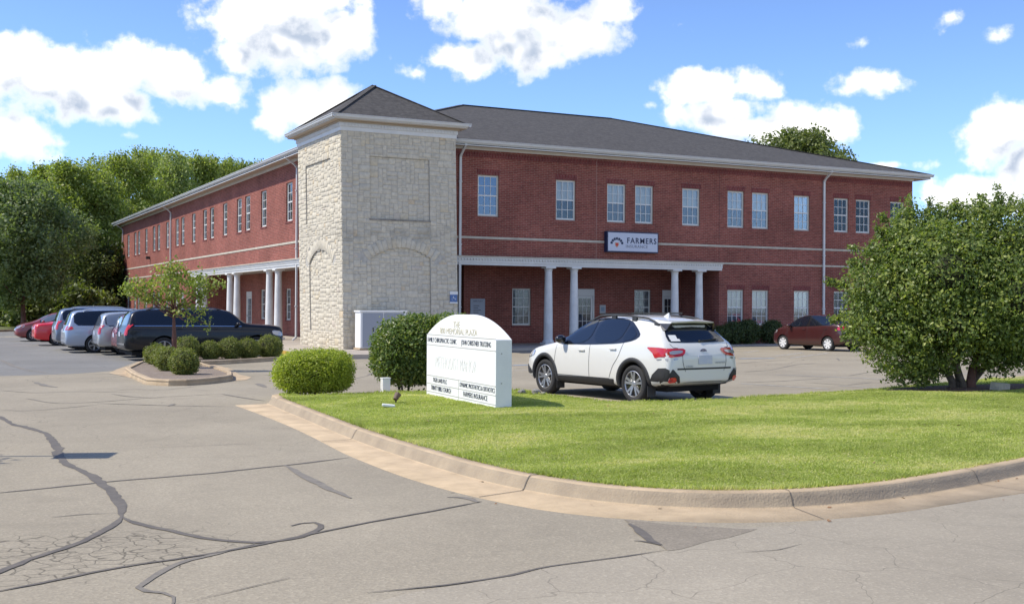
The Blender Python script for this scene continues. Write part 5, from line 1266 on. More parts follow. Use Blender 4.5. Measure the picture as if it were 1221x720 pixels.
T.append(px_tree(205, 163, 122, 4.4, 'willow', L_feather, 4, 'feathery pale green tree rising over the brick side wall, right of the darkest gap', ncl=5200, size=.27, sp=.30))
T.append(px_tree(150, 168, 116, 5.2, 'oak', L_bright, 5, 'tall bright green tree with twiggy tips just left of the feathery one', ncl=5200, size=.27, sp=.30))
T.append(px_tree(90, 178, 106, 4.8, 'oak', L_bright, 6, 'bright yellow green tree directly behind the right side of the dark oak', ncl=5200, size=.27, sp=.30))
T.append(px_tree(0, 205, 112, 5.5, 'oak', L_mid, 7, 'mid green tree at the far left edge behind the dark oak', ncl=5200, size=.27, sp=.30))
T.append(px_tree(125, 190, 108, 3.0, 'tall', L_bright, 8, 'slender light green tree between the dark oak and the brick corner', ncl=3600, size=.25, sp=.28))
pr = {i: o for i, o in enumerate(T)}
for (px, py, D, wr, k, lab) in ((62, 184, 118, 5.0, 3, 'bright tree whose top shows just above the centre of the dark oak'),
    (176, 160, 130, 5.0, 2, 'tallest tree of the wood, with bare twig tips against the cloud'),
    (235, 170, 138, 5.0, 3, 'tree behind the feathery one, over the brick side wall'),
    (262, 172, 146, 4.6, 2, 'tree above the middle of the side eave with a ragged top'),
    (296, 178, 152, 4.2, 4, 'last tree of the wood before the stone tower, only its top over the eave'),
    (278, 184, 160, 4.6, 3, 'small topped tree second from the tower over the eave'),
    (322, 176, 158, 4.6, 2, 'tree peeping over the eave right beside the stone tower'),
    (135, 230, 112, 4.0, 4, 'lower dark tree filling the corner left of the brick wall'),
    (112, 172, 128, 3.2, 5, 'slender pointed tree rising behind the bright trees left of the brick corner'),
    (30, 188, 126, 4.8, 2, 'pale topped tree behind the oak, second from the left edge'),
    (-35, 195, 118, 5.5, 3, 'tree cut by the left edge of the view, behind the dark oak'),
    (-80, 190, 122, 6.0, 2, 'tree just outside the left of the wood edge'),
    (88, 260, 100, 4.2, 4, 'short tree in the shade to the right of the dark oak'),
    (190, 205, 126, 4.4, 4, 'mid green tree filling below the feathery tree over the eave')):
    px_tree(px, py, D, wr, '', None, int(px*7+D) % 17, lab, proto=pr[k])
# understory that closes the wood near the ground
for i, (px, top, D, wr) in enumerate(((-40, 330, 98, 4), (8, 322, 97, 3.6), (52, 330, 98, 3.4), (75, 310, 99, 3.0), (100, 318, 100, 3.4), (122, 300, 101, 3.2), (142, 316, 107, 3.4), (30, 362, 90, 1.6), (92, 352, 92, 1.7), (118, 358, 94, 1.6), (-10, 362, 91, 1.6), (65, 364, 91, 1.5))):
    p = CAMP + ray(px, 367)*D; h = CAM_Z+(365-top)/FPX*D+.7
    if i == 0 or i == 7:
        us = tree('understory_bush', p[0], p[1], -.7, h, wr, L_darkwood if i == 0 else L_under, M_bark, 1500, 6, .34, 60+i, 'x', 'bushes under the edge of the wood', 'oak', .35, low=.0, trunk_r=.08); us['hh'] = h; us['ww'] = wr; P0 = us  # shade under the wood put into darker leaves; the lit bushes get paler ones
    else:
        us = copy_tree(P0); us.location = (p[0], p[1], -.7); us.scale = (wr/P0['ww'], wr/P0['ww'], h/P0['hh']); us.rotation_euler.z = i*1.7
    us['label'] = ['dark bush beyond the left edge of the car park', 'dark bush under the left side of the oak crown', 'dark bush just right of the oak trunk', 'dark bush behind the red car', 'dark bush above the pale roof rack', 'dark bush nearest the white corner downspout', 'dark bush tight against the far brick corner', 'lit low bush beside the oak trunk', 'sunlit low bush showing above the bright red car', 'small lit bush behind the silver minivan', 'small lit bush at the far left of the kerb', 'small lit bush above the dark red car roof'][i]
# crown beyond the main roof
px_tree(950, 128, 112, 6.6, 'oak', L_under, 31, 'round topped green tree showing above the right part of the roof', ncl=4200, size=.30, group=None, low=.66, sp=.28, name='shade_tree')
# trees far to the right, hidden by the shrub from the photograph's own position
for i, (px, D) in enumerate(((1330, 80), (1420, 95))):
    px_tree(px, 250, D, 5.5, '', None, 9+i, ('tree beyond the car park on the right, nearer one', 'tree beyond the car park on the right, farther one')[i], proto=T[3])
# grass verge under the wood
vp = [(-60, 72), (-20, 76), (0, 80.5), (5, 84), (10, 90), (14, 112), (14, 200), (-120, 200), (-120, 72)]
v_ = sheet(vp, 'grass_verge', mat('verge_grass', (.13, .145, .04), .95, noise=(1.5, .5, (.07, .085, .025))), .10, 4); tag(v_, kind='structure')
kv = kerb_path('kerb', resample(np.array(vp[:6], float), 60), .15, .14, M_conc); tag(kv, kind='structure')
# small tree on the parking island
def redbud():
    q = gnd(206, 438.5, .1); t = empty('young_tree', (q.x, q.y, q.z)); tag(t, 'young thin trunked tree with sparse yellow green leaves on the parking island', 'tree')
    pxm = FPX/((q.x*math.sin(YAW)+q.y*math.cos(YAW))); rv = Vector((_r[0], _r[1], 0)); fv = Vector((math.sin(YAW), math.cos(YAW), 0))
    bl = []; g = random.Random(8)
    for (px, py, rx, rz) in ((205,325,20,12),(190,335,22,12),(215,345,22,14),(235,335,20,14),(175,345,20,11),(160,348,16,8),(146,342,10,6),(248,340,12,10),(258,338,8,6),(200,355,24,12),(225,360,16,10),(240,352,14,10),(180,358,16,8),(207,315,10,7),(222,375,12,7),(232,385,8,7),(246,373,7,6),(250,388,4,7),(215,332,14,10),(197,370,12,6),(165,337,12,6),(268,342,5,4)):
        dp = g.uniform(-.45, .45); o_ = rv*((px-206)/pxm)+fv*dp
        bl.append((o_.x, o_.y, CAM_Z+(363.8-py)/pxm-q.z, rx/pxm, rx/pxm*.9, rz/pxm))
    leaf_cloud('crown', L_bud, bl, 430, 7, .085, .07, 9, t, shell=.9, lump=.2, aspect=.75)
    mb = MB(); H = CAM_Z+(363.8-372)/pxm-q.z
    mb.tube([(0, 0, -.2), (.01, 0, H*.5), (.02, 0, H*.9), (.0, 0, H*1.15)], [.055, .042, .038, .03], 8)
    mb.tube([(.09, 0, -.2), (.07, .02, H*.5), (.03, 0, H*.85)], [.04, .034, .03], 8)
    for b in bl:
        st = Vector((0, 0, H*(.85+.25*g.random()))); e = Vector(b[:3]); md = (st+e)/2+Vector((0, 0, -.06)); mb.tube([st, md, e], [.022, .014, .006], 5)
    mb.build('trunk', M_bark_red, t, smooth=True)
redbud()
# off to the left of the view: a street sign and a tree whose shadows fall on the drive
def street_sign():
    tip = gnd(136, 540); base = gnd(0, 549)
    hdir = Vector((SUNH[0], SUNH[1], 0)); top = 2.05
    sh = top/math.tan(SUN_EL); c = gnd(100, 543); foot = Vector((c.x, c.y, 0))-hdir*sh
    t = empty('street_sign', (foot.x, foot.y, float(zg(foot.x, foot.y))), math.atan2(hdir.y, hdir.x)); tag(t, 'tall thin entrance sign on a post beside the drive, left of the view', 'sign')
    mb = MB(); mb.tube([(0, 0, -.2), (0, 0, 2.2)], .03, 8); mb.build('post', mat('galvanised', (.4, .4, .4), .4, 1), t)
    mb = MB(); mb.box(-.02, .02, -.26, .26, 1.7, 2.45); mb.build('panel', M_white, t)
street_sign()
q = gnd(5, 553); tr = tree('shade_tree', q.x-4.1*SUNH[0], q.y-4.1*SUNH[1], -.5, 4.2, 1.5, L_mid, M_bark, 900, 7, .10, 91, 'small shade tree beside the drive, left of the view', None, 'oak', .12, low=.45, trunk_r=.06)
# ------------------------------------------------------------------ cars
M_tyre = mat('tyre_rubber', (.022, .022, .023), .85); M_clad = mat('black_cladding', (.028, .029, .032), .62, noise=(20, .2))
M_well = mat('wheel_well', (.008, .008, .009), .95); M_rim = mat('alloy_silver', (.46, .47, .49), .35, .8); M_rimd = mat('alloy_dark', (.05, .05, .055), .4, .6)
M_cglass = mat('tinted_car_glass', (.008, .011, .018), .03, 0, coat=.3, spec=.5); M_cglass2 = mat('pale_car_glass', (.16, .19, .23), .03, 0, coat=1.0, spec=1.0)
M_black = mat('gloss_black', (.012, .012, .013), .15, 0, coat=.6); M_seam = mat('shut_line', (.03, .03, .03), .8)
M_red_lens = mat('red_lens', (.50, .012, .015), .12, 0, coat=1); M_clear = mat('clear_lens', (.36, .36, .38), .1, .3, coat=1); M_amber = mat('amber_lens', (.6, .2, .02), .15, coat=1)
M_chrome = mat('chrome', (.75, .75, .77), .12, 1); M_plate = mat('plate_blue_white', (.42, .47, .62), .4, noise=(14, .35, (.52, .54, .60)))
def paint(name, c, metal=.0, rough=.30): return mat(name, c, rough, metal, coat=.75)
def prof(kind):
    # s from the nose, zbottom, zbelt, ztop, half width (of 1), half width of the top (of 1); in fractions of L / metres
    if kind == 'crossover': return [(0,.42,.56,.62,.62,.50),(.02,.30,.66,.76,.80,.64),(.075,.25,.80,.90,.95,.76),(.16,.25,.88,.96,.99,.82),(.245,.25,.93,1.02,1.0,.82),(.30,.25,.96,1.10,1.0,.80),(.365,.25,.98,1.30,1.0,.74),(.44,.25,.99,1.465,1.0,.66),(.54,.25,1.02,1.535,1.0,.65),(.68,.25,1.05,1.535,1.0,.64),(.80,.26,1.07,1.50,.995,.63),(.885,.28,1.08,1.455,.97,.615),(.912,.30,1.075,1.36,.955,.63),(.945,.32,1.05,1.14,.93,.69),(.965,.34,.99,1.06,.915,.74),(.985,.36,.80,.96,.90,.78),(1.0,.42,.68,.82,.80,.70)]
    if kind == 'van': return [(0,.40,.58,.66,.66,.55),(.02,.27,.70,.82,.84,.70),(.07,.20,.84,.94,.96,.78),(.13,.20,.92,1.02,.99,.80),(.19,.20,.98,1.14,1.0,.78),(.26,.20,1.0,1.42,1.0,.72),(.34,.20,1.02,1.66,1.0,.70),(.48,.20,1.04,1.74,1.0,.70),(.70,.20,1.06,1.74,1.0,.69),(.86,.22,1.08,1.71,.99,.67),(.935,.24,1.08,1.66,.97,.65),(.955,.26,1.06,1.42,.96,.70),(.972,.28,1.02,1.15,.94,.76),(.988,.3,.82,.98,.92,.80),(1.0,.38,.66,.82,.82,.72)]
    if kind == 'suv': return [(0,.50,.86,1.02,.84,.72),(.012,.34,.98,1.14,.95,.82),(.04,.30,1.08,1.20,.99,.87),(.14,.30,1.12,1.235,1.0,.88),(.235,.30,1.14,1.26,1.0,.88),(.275,.30,1.15,1.40,1.0,.82),(.315,.30,1.16,1.62,1.0,.76),(.36,.30,1.165,1.77,1.0,.73),(.50,.30,1.17,1.80,1.0,.72),(.70,.30,1.18,1.80,1.0,.71),(.88,.31,1.19,1.77,.99,.70),(.945,.33,1.18,1.71,.975,.69),(.962,.35,1.15,1.46,.965,.73),(.975,.36,1.10,1.22,.955,.80),(.988,.38,.92,1.08,.94,.84),(1.0,.48,.74,.90,.86,.78)]
    if kind == 'sedan': return [(0,.38,.52,.58,.62,.50),(.02,.24,.62,.72,.82,.66),(.08,.19,.74,.84,.95,.78),(.20,.19,.84,.94,.99,.80),(.29,.19,.88,1.0,1.0,.78),(.36,.19,.90,1.20,1.0,.72),(.44,.19,.91,1.38,1.0,.64),(.54,.19,.92,1.43,1.0,.62),(.64,.19,.94,1.41,1.0,.62),(.74,.19,.96,1.28,.99,.64),(.82,.20,.97,1.10,.98,.70),(.88,.22,.97,1.06,.97,.74),(.96,.26,.94,1.04,.93,.76),(.985,.30,.80,.97,.90,.76),(1.0,.36,.62,.80,.80,.70)]
    if kind == 'hatch': return [(0,.38,.54,.60,.62,.50),(.02,.25,.66,.76,.82,.66),(.08,.19,.80,.90,.95,.76),(.16,.19,.88,.98,.99,.80),(.23,.19,.92,1.06,1.0,.79),(.31,.19,.94,1.28,1.0,.72),(.40,.19,.95,1.45,1.0,.65),(.52,.19,.97,1.50,1.0,.64),(.68,.19,1.0,1.48,1.0,.63),(.80,.20,1.03,1.41,.99,.62),(.875,.22,1.04,1.33,.97,.62),(.92,.24,1.03,1.16,.95,.68),(.955,.27,.98,1.06,.93,.74),(.982,.30,.80,.95,.91,.78),(1.0,.36,.64,.80,.80,.70)]
def hwidth(kind): return {'crossover': .90, 'van': .985, 'suv': 1.01, 'sedan': .90, 'hatch': .85}[kind]
class Car:
    def __init__(s, name, label, kind, L, wb, fo, wr, body, pos, heading, group=None, sx=1.0, hz=1.0, glass=None, quick=False, tyre_w=.225):
        s.kind = kind; s.L = L; s.wb = wb; s.fo = fo; s.wr = wr; s.hz = hz; s.W = hwidth(kind)*sx; s.cx = fo+wb/2; s.glass = glass or M_cglass; s.pos = pos; s.heading = heading
        s.t = empty(name, (0, 0, 0)); tag(s.t, label, 'car', group); s.bodym = body
        s.make_body(); s.wheels_done = False
    def X(s, q): return s.cx-q          # distance from the nose -> local x (nose at +x)
    def make_body(s):
        pr_ = prof(s.kind); rings = []
        for (q, zb, zt, zr, w, wt) in pr_:
            x = s.X(q*s.L); W_ = s.W*w; T_ = s.W*wt; zb, zt, zr = zb*s.hz, zt*s.hz, zr*s.hz
            cab = zr-zt > .2
            h = zt-zb
            half = [(0, zb), (W_*.55, zb), (W_*.90, zb+.015), (W_*.985, zb+.07), (W_*1.0, zb+h*.40), (W_*.995, zb+h*.70), (W_*.965, zt-.02)]
            if cab: half += [(W_*.925, zt+.03), (T_+(W_*.925-T_)*.45, zt+(zr-zt)*.55), (T_*1.02, zr-.085), (T_*.90, zr-.028), (T_*.5, zr-.006), (0, zr)]
            else: half += [(W_*.925, zt+(zr-zt)*.35), (T_+(W_*.925-T_)*.4, zt+(zr-zt)*.65), (T_*.95, zr-.03*min(1, (zr-zt)*10)), (T_*.75, zr-.012), (T_*.4, zr-.003), (0, zr)]
            rings.append([(x, y, z) for y, z in half]+[(x, -y, z) for y, z in half[-2:0:-1]])
        n = len(rings[0]); V = [p for r_ in rings for p in r_]; F = []
        for i in range(len(rings)-1):
            for k in range(n): F.append((i*n+k, i*n+(k+1) % n, (i+1)*n+(k+1) % n, (i+1)*n+k))
        # caps: mirrored quads across
        h = n//2
        for base in (0, (len(rings)-1)*n):
            for k in range(h):
                a, b_, c, d = base+k, base+k+1, base+(n-k-1) % n, base+(n-k) % n
                f = [a, b_, c, d]; f = list(dict.fromkeys(f))
                if len(f) >= 3: F.append(tuple(f if base else f[::-1]))
        mb = MB(); mb.v = V; mb.f = [list(f) for f in F]; mb.mi = [0]*len(F)
        o = mb.build('body', [s.bodym, M_well], s.t); o.modifiers.new('s', 'SUBSURF').levels = 2; o.modifiers['s'].render_levels = 2
        baked(o)
        bm = bmesh.new(); bm.from_mesh(o.data); s.bvh = BVHTree.FromBMesh(bm); bm.free()
        c = MB()
        for q in (s.fo, s.fo+s.wb):
            for sd in (-1, 1):
                y1 = s.W*1.2*sd; y0 = (s.W-.36)*sd
                c.lathe([(s.wr*1.13, min(y0, y1)), (s.wr*1.13, max(y0, y1))], 40, 'y', (s.X(q), 0, s.wr+.01))
                nn = len(c.v); c.f.append(list(range(nn-80, nn-40))); c.mi.append(0); c.f.append(list(range(nn-40, nn))[::-1]); c.mi.append(0)
        k = c.build('cut', [s.bodym, M_well], None); 
        for p_ in k.data.polygons: p_.material_index = 1
        b_ = o.modifiers.new('b', 'BOOLEAN'); b_.operation = 'DIFFERENCE'; b_.object = k; b_.solver = 'EXACT'
        baked(o); bpy.data.objects.remove(k)
        smooth_angle(o); s.body = o
    def cast(s, a, b_, axis, side):
        if axis == 'y': o = Vector((a, side*3, b_)); d = Vector((0, -side, 0))
        elif axis == 'x': o = Vector((side*5, a, b_)); d = Vector((-side, 0, 0))
        else: o = Vector((a, b_, 4)); d = Vector((0, 0, -1))
        h = s.bvh.ray_cast(o, d)
        s.miss = h[0] is None or (axis == 'x' and abs(h[0].x-(s.X(s.L) if side < 0 else s.X(0))) > .55)
        if h[0] is None: h = s.bvh.find_nearest(o+d*(3-s.W if axis == 'y' else (5-s.L/2 if axis == 'x' else 3)))
        return h[0], h[1]
    def patch(s, poly, axis, side, m, name, eps=.004, rnd=2, step=.09, parent=None, mb=None):
        """a panel lying on the body; poly in (s,z) for sides, (y,z) for the ends, (s,y) from above"""
        P = [Vector(p) for p in poly]
        for _ in range(rnd):
            P = [q for i in range(len(P)) for q in (P[i]*.78+P[(i+1) % len(P)]*.22, P[i]*.22+P[(i+1) % len(P)]*.78)]
        Q = []
        for i in range(len(P)):
            a, b_ = P[i], P[(i+1) % len(P)]; n = max(1, int((b_-a).length/step))
            Q += [a+(b_-a)*k/n for k in range(n)]
        if axis == 'y' or axis == 'z': Q = [Vector((s.X(q.x), q.y)) for q in Q]
        arr = np.array([(q.x, q.y) for q in Q]); lo, hi = arr.min(0), arr.max(0)
        X_, Y_ = np.meshgrid(np.arange(lo[0]+step/2, hi[0], step), np.arange(lo[1]+step/2, hi[1], step)); g = np.stack([X_.ravel(), Y_.ravel()], 1)
        if len(g): g = g[inside(g, arr)]
        if len(g): g = g[edge_dist(g, arr) > step*.35]
        n = len(Q); r_ = delaunay_2d_cdt(Q+[Vector(map(float, q)) for q in g], [(i, (i+1) % n) for i in range(n)], [], 1, 1e-6)
        own = mb is None
        if own: mb = MB()
        vs = []; dr = {'y': Vector((0, side, 0)), 'x': Vector((side, 0, 0)), 'z': Vector((0, 0, 1))}[axis]
        bad = set()
        for iv, v in enumerate(r_[0]):
            h, nn = s.cast(v.x, v.y, axis, side)
            if s.miss: bad.add(iv)
            nn = nn if nn.dot(dr) > 0 else -nn
            vs.append(h+nn*eps)
        mb.add(vs, [f for f in r_[2] if not any(i in bad for i in f)])
        if own:
            o = mb.build(name, m, parent or s.t, smooth=True, fix=False)
            bm = bmesh.new(); bm.from_mesh(o.data)
            a = sum((f.normal*f.calc_area() for f in bm.faces), Vector())
            if a.dot(dr) < 0: bmesh.ops.reverse_faces(bm, faces=bm.faces)
            bm.to_mesh(o.data); bm.free(); return o
    def seam(s, pts, axis, side, w=.010, m=None, name='shut_line', eps=.003, parent=None, mb=None):
        P = resample(np.array(pts, float), max(3, int(sum(np.linalg.norm(np.diff(pts, axis=0), axis=1))/.07)))
        T_ = np.gradient(P, axis=0); T_ /= np.linalg.norm(T_, axis=1)[:, None]+1e-9; N = np.stack([-T_[:, 1], T_[:, 0]], 1)*w/2
        own = mb is None; mb = mb or MB(); vs = []
        for q in np.concatenate([P+N, P-N]):
            a = s.X(q[0]) if axis != 'x' else q[0]
            h, nn = s.cast(a, q[1], axis, side); dr = {'y': Vector((0, side, 0)), 'x': Vector((side, 0, 0)), 'z': Vector((0, 0, 1))}[axis]; nn = nn if nn.dot(dr) > 0 else -nn
            vs.append(h+nn*eps)
        n = len(P); mb.add(vs, [(i, i+1, n+i+1, n+i) for i in range(n-1)])
        if own: return mb.build(name, m or M_seam, parent or s.t, fix=False)
    def wheels(s, style='split', rimm=None, rim2=None, hub=None):
        r_ = s.wr; w = .215; rr = r_*.69 if style != 'steel' else r_*.62
        proto = None
        for q in (s.fo, s.fo+s.wb):
            for sd in (1, -1):
                loc = (s.X(q), sd*(s.W-w/2-.025), r_)
                if proto is None:
                    mb = MB(); mb.lathe([(.01, .02), (rr*.96, .02), (rr*.96, -.10), (.01, -.10)], 32, 'y'); W_ = mb.build('wheel', M_rimd, s.t, smooth=False)
                    mb = MB(); mb.lathe([(rr, -w/2+.012), (r_*.86, -w/2), (r_*.955, -w/2+.01), (r_, -w/2+.04), (r_, w/2-.04), (r_*.955, w/2-.01), (r_*.86, w/2), (rr, w/2-.012)], 44, 'y', close=True); ty = mb.build('tyre', M_tyre, W_, smooth=True)
                    mb = MB(); mb.lathe([(rr*1.0, w/2-.008), (rr*.965, w/2-.004), (rr*.93, w/2-.014), (rr*.90, .05), (rr*.90, -.06), (rr*1.0, -.06)], 40, 'y', close=True)
                    n = {'split': 5, 'six': 6, 'ten': 10, 'cover': 7, 'steel': 8}[style]
                    for k in range(n):
                        t0 = 2*math.pi*k/n+.2
                        def P_(a, rad, y): return Vector((math.cos(a)*rad, y, math.sin(a)*rad))
                        if style == 'split':
                            for dl in (-.21, .21):
                                a, b_ = P_(t0+dl*.35, r_*.10, w/2-.035), P_(t0+dl, rr*.955, w/2-.018); mb.bar(a, b_, .042, .03, up=(0, 1, 0))
                        else:
                            a, b_ = P_(t0, r_*.08, w/2-.04), P_(t0+.05, rr*.955, w/2-.02); mb.bar(a, b_, {'six': .062, 'ten': .028, 'cover': .085, 'steel': .03}[style], .03, up=(0, 1, 0))
                    mb.lathe([(.002, w/2-.012), (.045, w/2-.014), (.062, w/2-.03), (.07, .03), (.002, .03)], 20, 'y')
                    o = mb.build('rim', rimm or M_rim, W_); 
                    if style == 'split':
                        mb = MB()
                        for k in range(n):
                            t0 = 2*math.pi*k/n+.2+math.pi/n; mb.bar(P_(t0, r_*.09, w/2-.045), P_(t0, rr*.93, w/2-.04), .05, .02, up=(0, 1, 0))
                        mb.build('spoke_insert', M_black, W_)
                    proto = W_; o_ = W_
                else: o_ = copy_tree(proto, s.t)
                o_.location = loc; o_.rotation_euler = (0, .4*q+sd, 0 if sd > 0 else math.pi)
    def finish(s):
        x, y = s.pos; h = s.heading
        # set the car on the ground at its four wheels
        c, sn = math.cos(h), math.sin(h)
        zf = float(zg(x+c*s.wb/2, y+sn*s.wb/2)); zr = float(zg(x-c*s.wb/2, y-sn*s.wb/2)); zl_ = float(zg(x-sn*s.W*.8, y+c*s.W*.8)); zr_ = float(zg(x+sn*s.W*.8, y-c*s.W*.8))
        s.t.location = (x, y, (zf+zr)/2); s.t.rotation_euler = (math.atan2(zl_-zr_, 1.6*s.W), -math.atan2(zf-zr, s.wb), h)
    # ----- common furniture
    def dlo(s, windows, frame=None):
        for sd in (1, -1):
            if frame: s.patch(frame, 'y', sd, M_black, 'window_surround', .007, 1, .05)
            for w in windows: s.patch(w, 'y', sd, s.glass, 'side_window', .012, 2, .05)
    def doors(s, lines, handles, zh=None):
        for sd in (1, -1):
            mb = MB()
            for l in lines: s.seam(l, 'y', sd, mb=mb)
            mb.build('shut_line', M_seam, s.t, fix=False)
            for (q, z) in handles:
                h, nn = s.cast(s.X(q), z, 'y', sd); mb = MB(); mb.box(h.x-.09, h.x+.09, h.y-.006 if sd > 0 else h.y-.03, h.y+.03 if sd > 0 else h.y+.006, h.z-.014, h.z+.014); o = mb.build('door_handle', zh or s.bodym, s.t); soft(o, .008)
    def mirror(s, q, z, m=None):
        for sd in (1, -1):
            h, _ = s.cast(s.X(q), z, 'y', sd); mb = MB()
            bm = bmesh.new(); bmesh.ops.create_uvsphere(bm, u_segments=14, v_segments=8, radius=1)
            mb.add([(h.x+v.co.x*.075, h.y+sd*.11+v.co.y*.115, h.z+.07+v.co.z*.078) for v in bm.verts], [[v.index for v in f.verts] for f in bm.faces]); bm.free()
            mb.bar((h.x, h.y-sd*.03, h.z-.01), (h.x, h.y+sd*.07, h.z+.03), .06, .04)
            mb.build('mirror', m or s.bodym, s.t, smooth=True)
    def plate(s, z, end=-1, w=.155):
        h, _ = s.cast(0, z, 'x', end); mb = MB(); x = h.x
        mb.box(x-.012 if end < 0 else x+.002, x-.002 if end < 0 else x+.012, -w, w, z-.076, z+.076); o = mb.build('licence_plate', M_plate, s.t); return x

def white_crossover():
    c = Car('parked_car', 'white crossover with black cladding, parked on the near side beside the lawn, tail towards us', 'crossover', 4.46, 2.665, .90, .335, paint('pearl_white_paint', (.66, .655, .62)), (0, 0), 0)
    L = c.L; gl = c.glass
    c.dlo([[(1.30, .98), (2.26, 1.005), (2.30, 1.44), (2.06, 1.42), (1.72, 1.27), (1.42, 1.09)], [(2.36, 1.01), (3.16, 1.05), (3.22, 1.36), (3.14, 1.43), (2.80, 1.455), (2.38, 1.445)], [(3.22, 1.06), (3.50, 1.10), (3.56, 1.18), (3.42, 1.28), (3.28, 1.35)]],
          [(1.22, .965), (2.3, .985), (3.2, 1.03), (3.56, 1.09), (3.66, 1.18), (3.50, 1.29), (3.20, 1.44), (2.8, 1.475), (2.2, 1.465), (1.70, 1.31), (1.38, 1.10)])
    c.doors([[(1.28, .96), (1.24, .55), (1.30, .34)], [(2.33, 1.0), (2.33, .36)], [(3.30, 1.06), (3.18, .80), (3.02, .62), (2.92, .42)], [(1.30, .40), (2.92, .40)]], [(2.10, .88), (3.02, .93)])
    for sd in (1, -1):      # cladding along the sill, arches
        c.patch([(1.20, .285), (3.05, .285), (3.05, .40), (1.20, .385)], 'y', sd, M_clad, 'sill_cladding', .012, 0)
        for q in (c.fo, c.fo+c.wb):
            mb = MB(); r0, r1 = c.wr*1.13, c.wr*1.13+.075; n = 26; vs = []
            rows = ((r0-.002, -.03), (r0, .012), (r1-.01, .014), (r1, .002))
            for k in range(n+1):
                t0 = R(-10)+R(200)*k/n
                for (rad, e) in rows:
                    x = c.X(q)+math.cos(t0)*rad; z = c.wr+.01+math.sin(t0)*rad; h, nn = c.cast(x, max(z, .30), 'y', sd); vs.append((x, h.y+sd*e, z))
            m_ = len(rows); mb.add(vs, [(k*m_+j, (k+1)*m_+j, (k+1)*m_+j+1, k*m_+j+1) for k in range(n) for j in range(m_-1)]); mb.build('wheel_arch', M_clad, c.t, smooth=True)
        # bumper cladding, lamps
        c.patch([(3.97, .285), (4.41, .285), (4.41, .61), (4.36, .645), (4.20, .635), (4.06, .52), (4.0, .42)], 'y', sd, M_clad, 'bumper_cladding', .010, 0)
        c.patch([(0.02, .26), (.50, .24), (.46, .44), (.20, .56), (.05, .52)], 'y', sd, M_clad, 'bumper_cladding', .010, 1)
        c.patch([(3.93, .975), (4.10, .87), (4.20, .83), (4.43, .83), (4.43, .955), (4.2, .985), (3.95, .99)], 'y', sd, M_red_lens, 'tail_light', .012, 0)
        c.patch([(.10, .66), (.50, .72), (.56, .84), (.30, .84), (.12, .76)], 'y', sd, M_clear, 'headlight', .008, 1)
        c.patch([(sd*.44, .885), (sd*.50, .845), (sd*.845, .81), (sd*.845, .97), (sd*.44, .965), (sd*.40, .94)], 'x', -1, M_red_lens, 'tail_light', .012, 0)
        c.patch([(sd*.50, .885), (sd*.74, .862), (sd*.74, .925), (sd*.47, .935)], 'x', -1, M_clear, 'reversing_lens', .020, 1)
        c.patch([(sd*.60, .785), (sd*.84, .765), (sd*.84, .80), (sd*.60, .815)], 'x', -1, M_clear, 'reversing_lens', .010, 1)
        c.patch([(sd*.52, .30), (sd*.81, .30), (sd*.81, .61), (sd*.70, .62), (sd*.58, .50)], 'x', -1, M_clad, 'bumper_cladding', .012, 0)
        c.patch([(sd*.64, .41), (sd*.77, .40), (sd*.77, .485), (sd*.655, .49)], 'x', -1, M_red_lens, 'reflector', .020, 1)
    c.patch([(-.70, .26), (.70, .26), (.66, .40), (-.66, .40)], 'x', -1, M_clad, 'bumper_cladding', .009, 1)
    # rear window with the spoiler above it
    c.patch([(-.545, 1.36), (.545, 1.36), (.52, 1.475), (-.52, 1.475)], 'x', -1, M_black, 'window_surround', .009, 0)
    c.patch([(-.52, 1.405), (.52, 1.405), (.665, 1.10), (.60, 1.065), (-.60, 1.065), (-.665, 1.10)], 'x', -1, gl, 'rear_window', .006, 1)
    mb = MB(); z0 = 1.43
    pts = [(c.X(3.78), .0), (c.X(4.16), .0)]
    mb.add([(c.X(3.72), -.50, 1.462), (c.X(3.72), .50, 1.462), (c.X(4.15), .49, 1.418), (c.X(4.17), 0, 1.436), (c.X(4.15), -.49, 1.418), (c.X(3.80), -.54, 1.38), (c.X(3.80), .54, 1.38), (c.X(4.12), .50, 1.392), (c.X(4.14), 0, 1.405), (c.X(4.12), -.50, 1.392)],
           [(0, 1, 2, 3, 4), (9, 8, 7, 6, 5), (0, 4, 9, 5), (1, 6, 7, 2), (2, 7, 8, 3), (3, 8, 9, 4)]); o = mb.build('spoiler', c.bodym, c.t)
    for sd in (1, -1): mb = MB(); mb.add([(c.X(3.90), sd*.565, 1.395), (c.X(4.14), sd*.51, 1.395), (c.X(4.11), sd*.585, 1.28), (c.X(4.05), sd*.61, 1.27), (c.X(3.90), sd*.52, 1.395), (c.X(4.14), sd*.47, 1.395), (c.X(4.08), sd*.53, 1.28), (c.X(4.0), sd*.55, 1.27)], [(0, 1, 2, 3), (4, 7, 6, 5), (0, 4, 5, 1), (1, 5, 6, 2), (2, 6, 7, 3), (3, 7, 4, 0)]); mb.build('spoiler_fin', M_black, c.t)
    mb = MB()
    for l in ([(-.66, 1.05), (-.66, .99), (-.50, .97), (-.50, .70), (-.44, .58)], [(.66, 1.05), (.66, .99), (.50, .97), (.50, .70), (.44, .58)]): c.seam(l, 'x', -1, mb=mb)
    mb.build('shut_line', M_seam, c.t, fix=False); c.seam([(-.62, .625), (.62, .625)], 'x', -1, w=.03, m=M_clad, name='tailgate_gap')
    x = c.plate(.775)
    h, _ = c.cast(0, .925, 'x', -1); mb = MB(); mb.lathe([(.001, 0), (.058, 0), (.06, .006)], 24, 'x'); mb.v = [(h.x-.004-v[0], v[1]*1.2, h.z+v[2]*.62) for v in mb.v]
    bg = mb.build('badge', mat('badge_blue', (.03, .05, .16), .2, .3, coat=1), c.t)
    mb = MB()
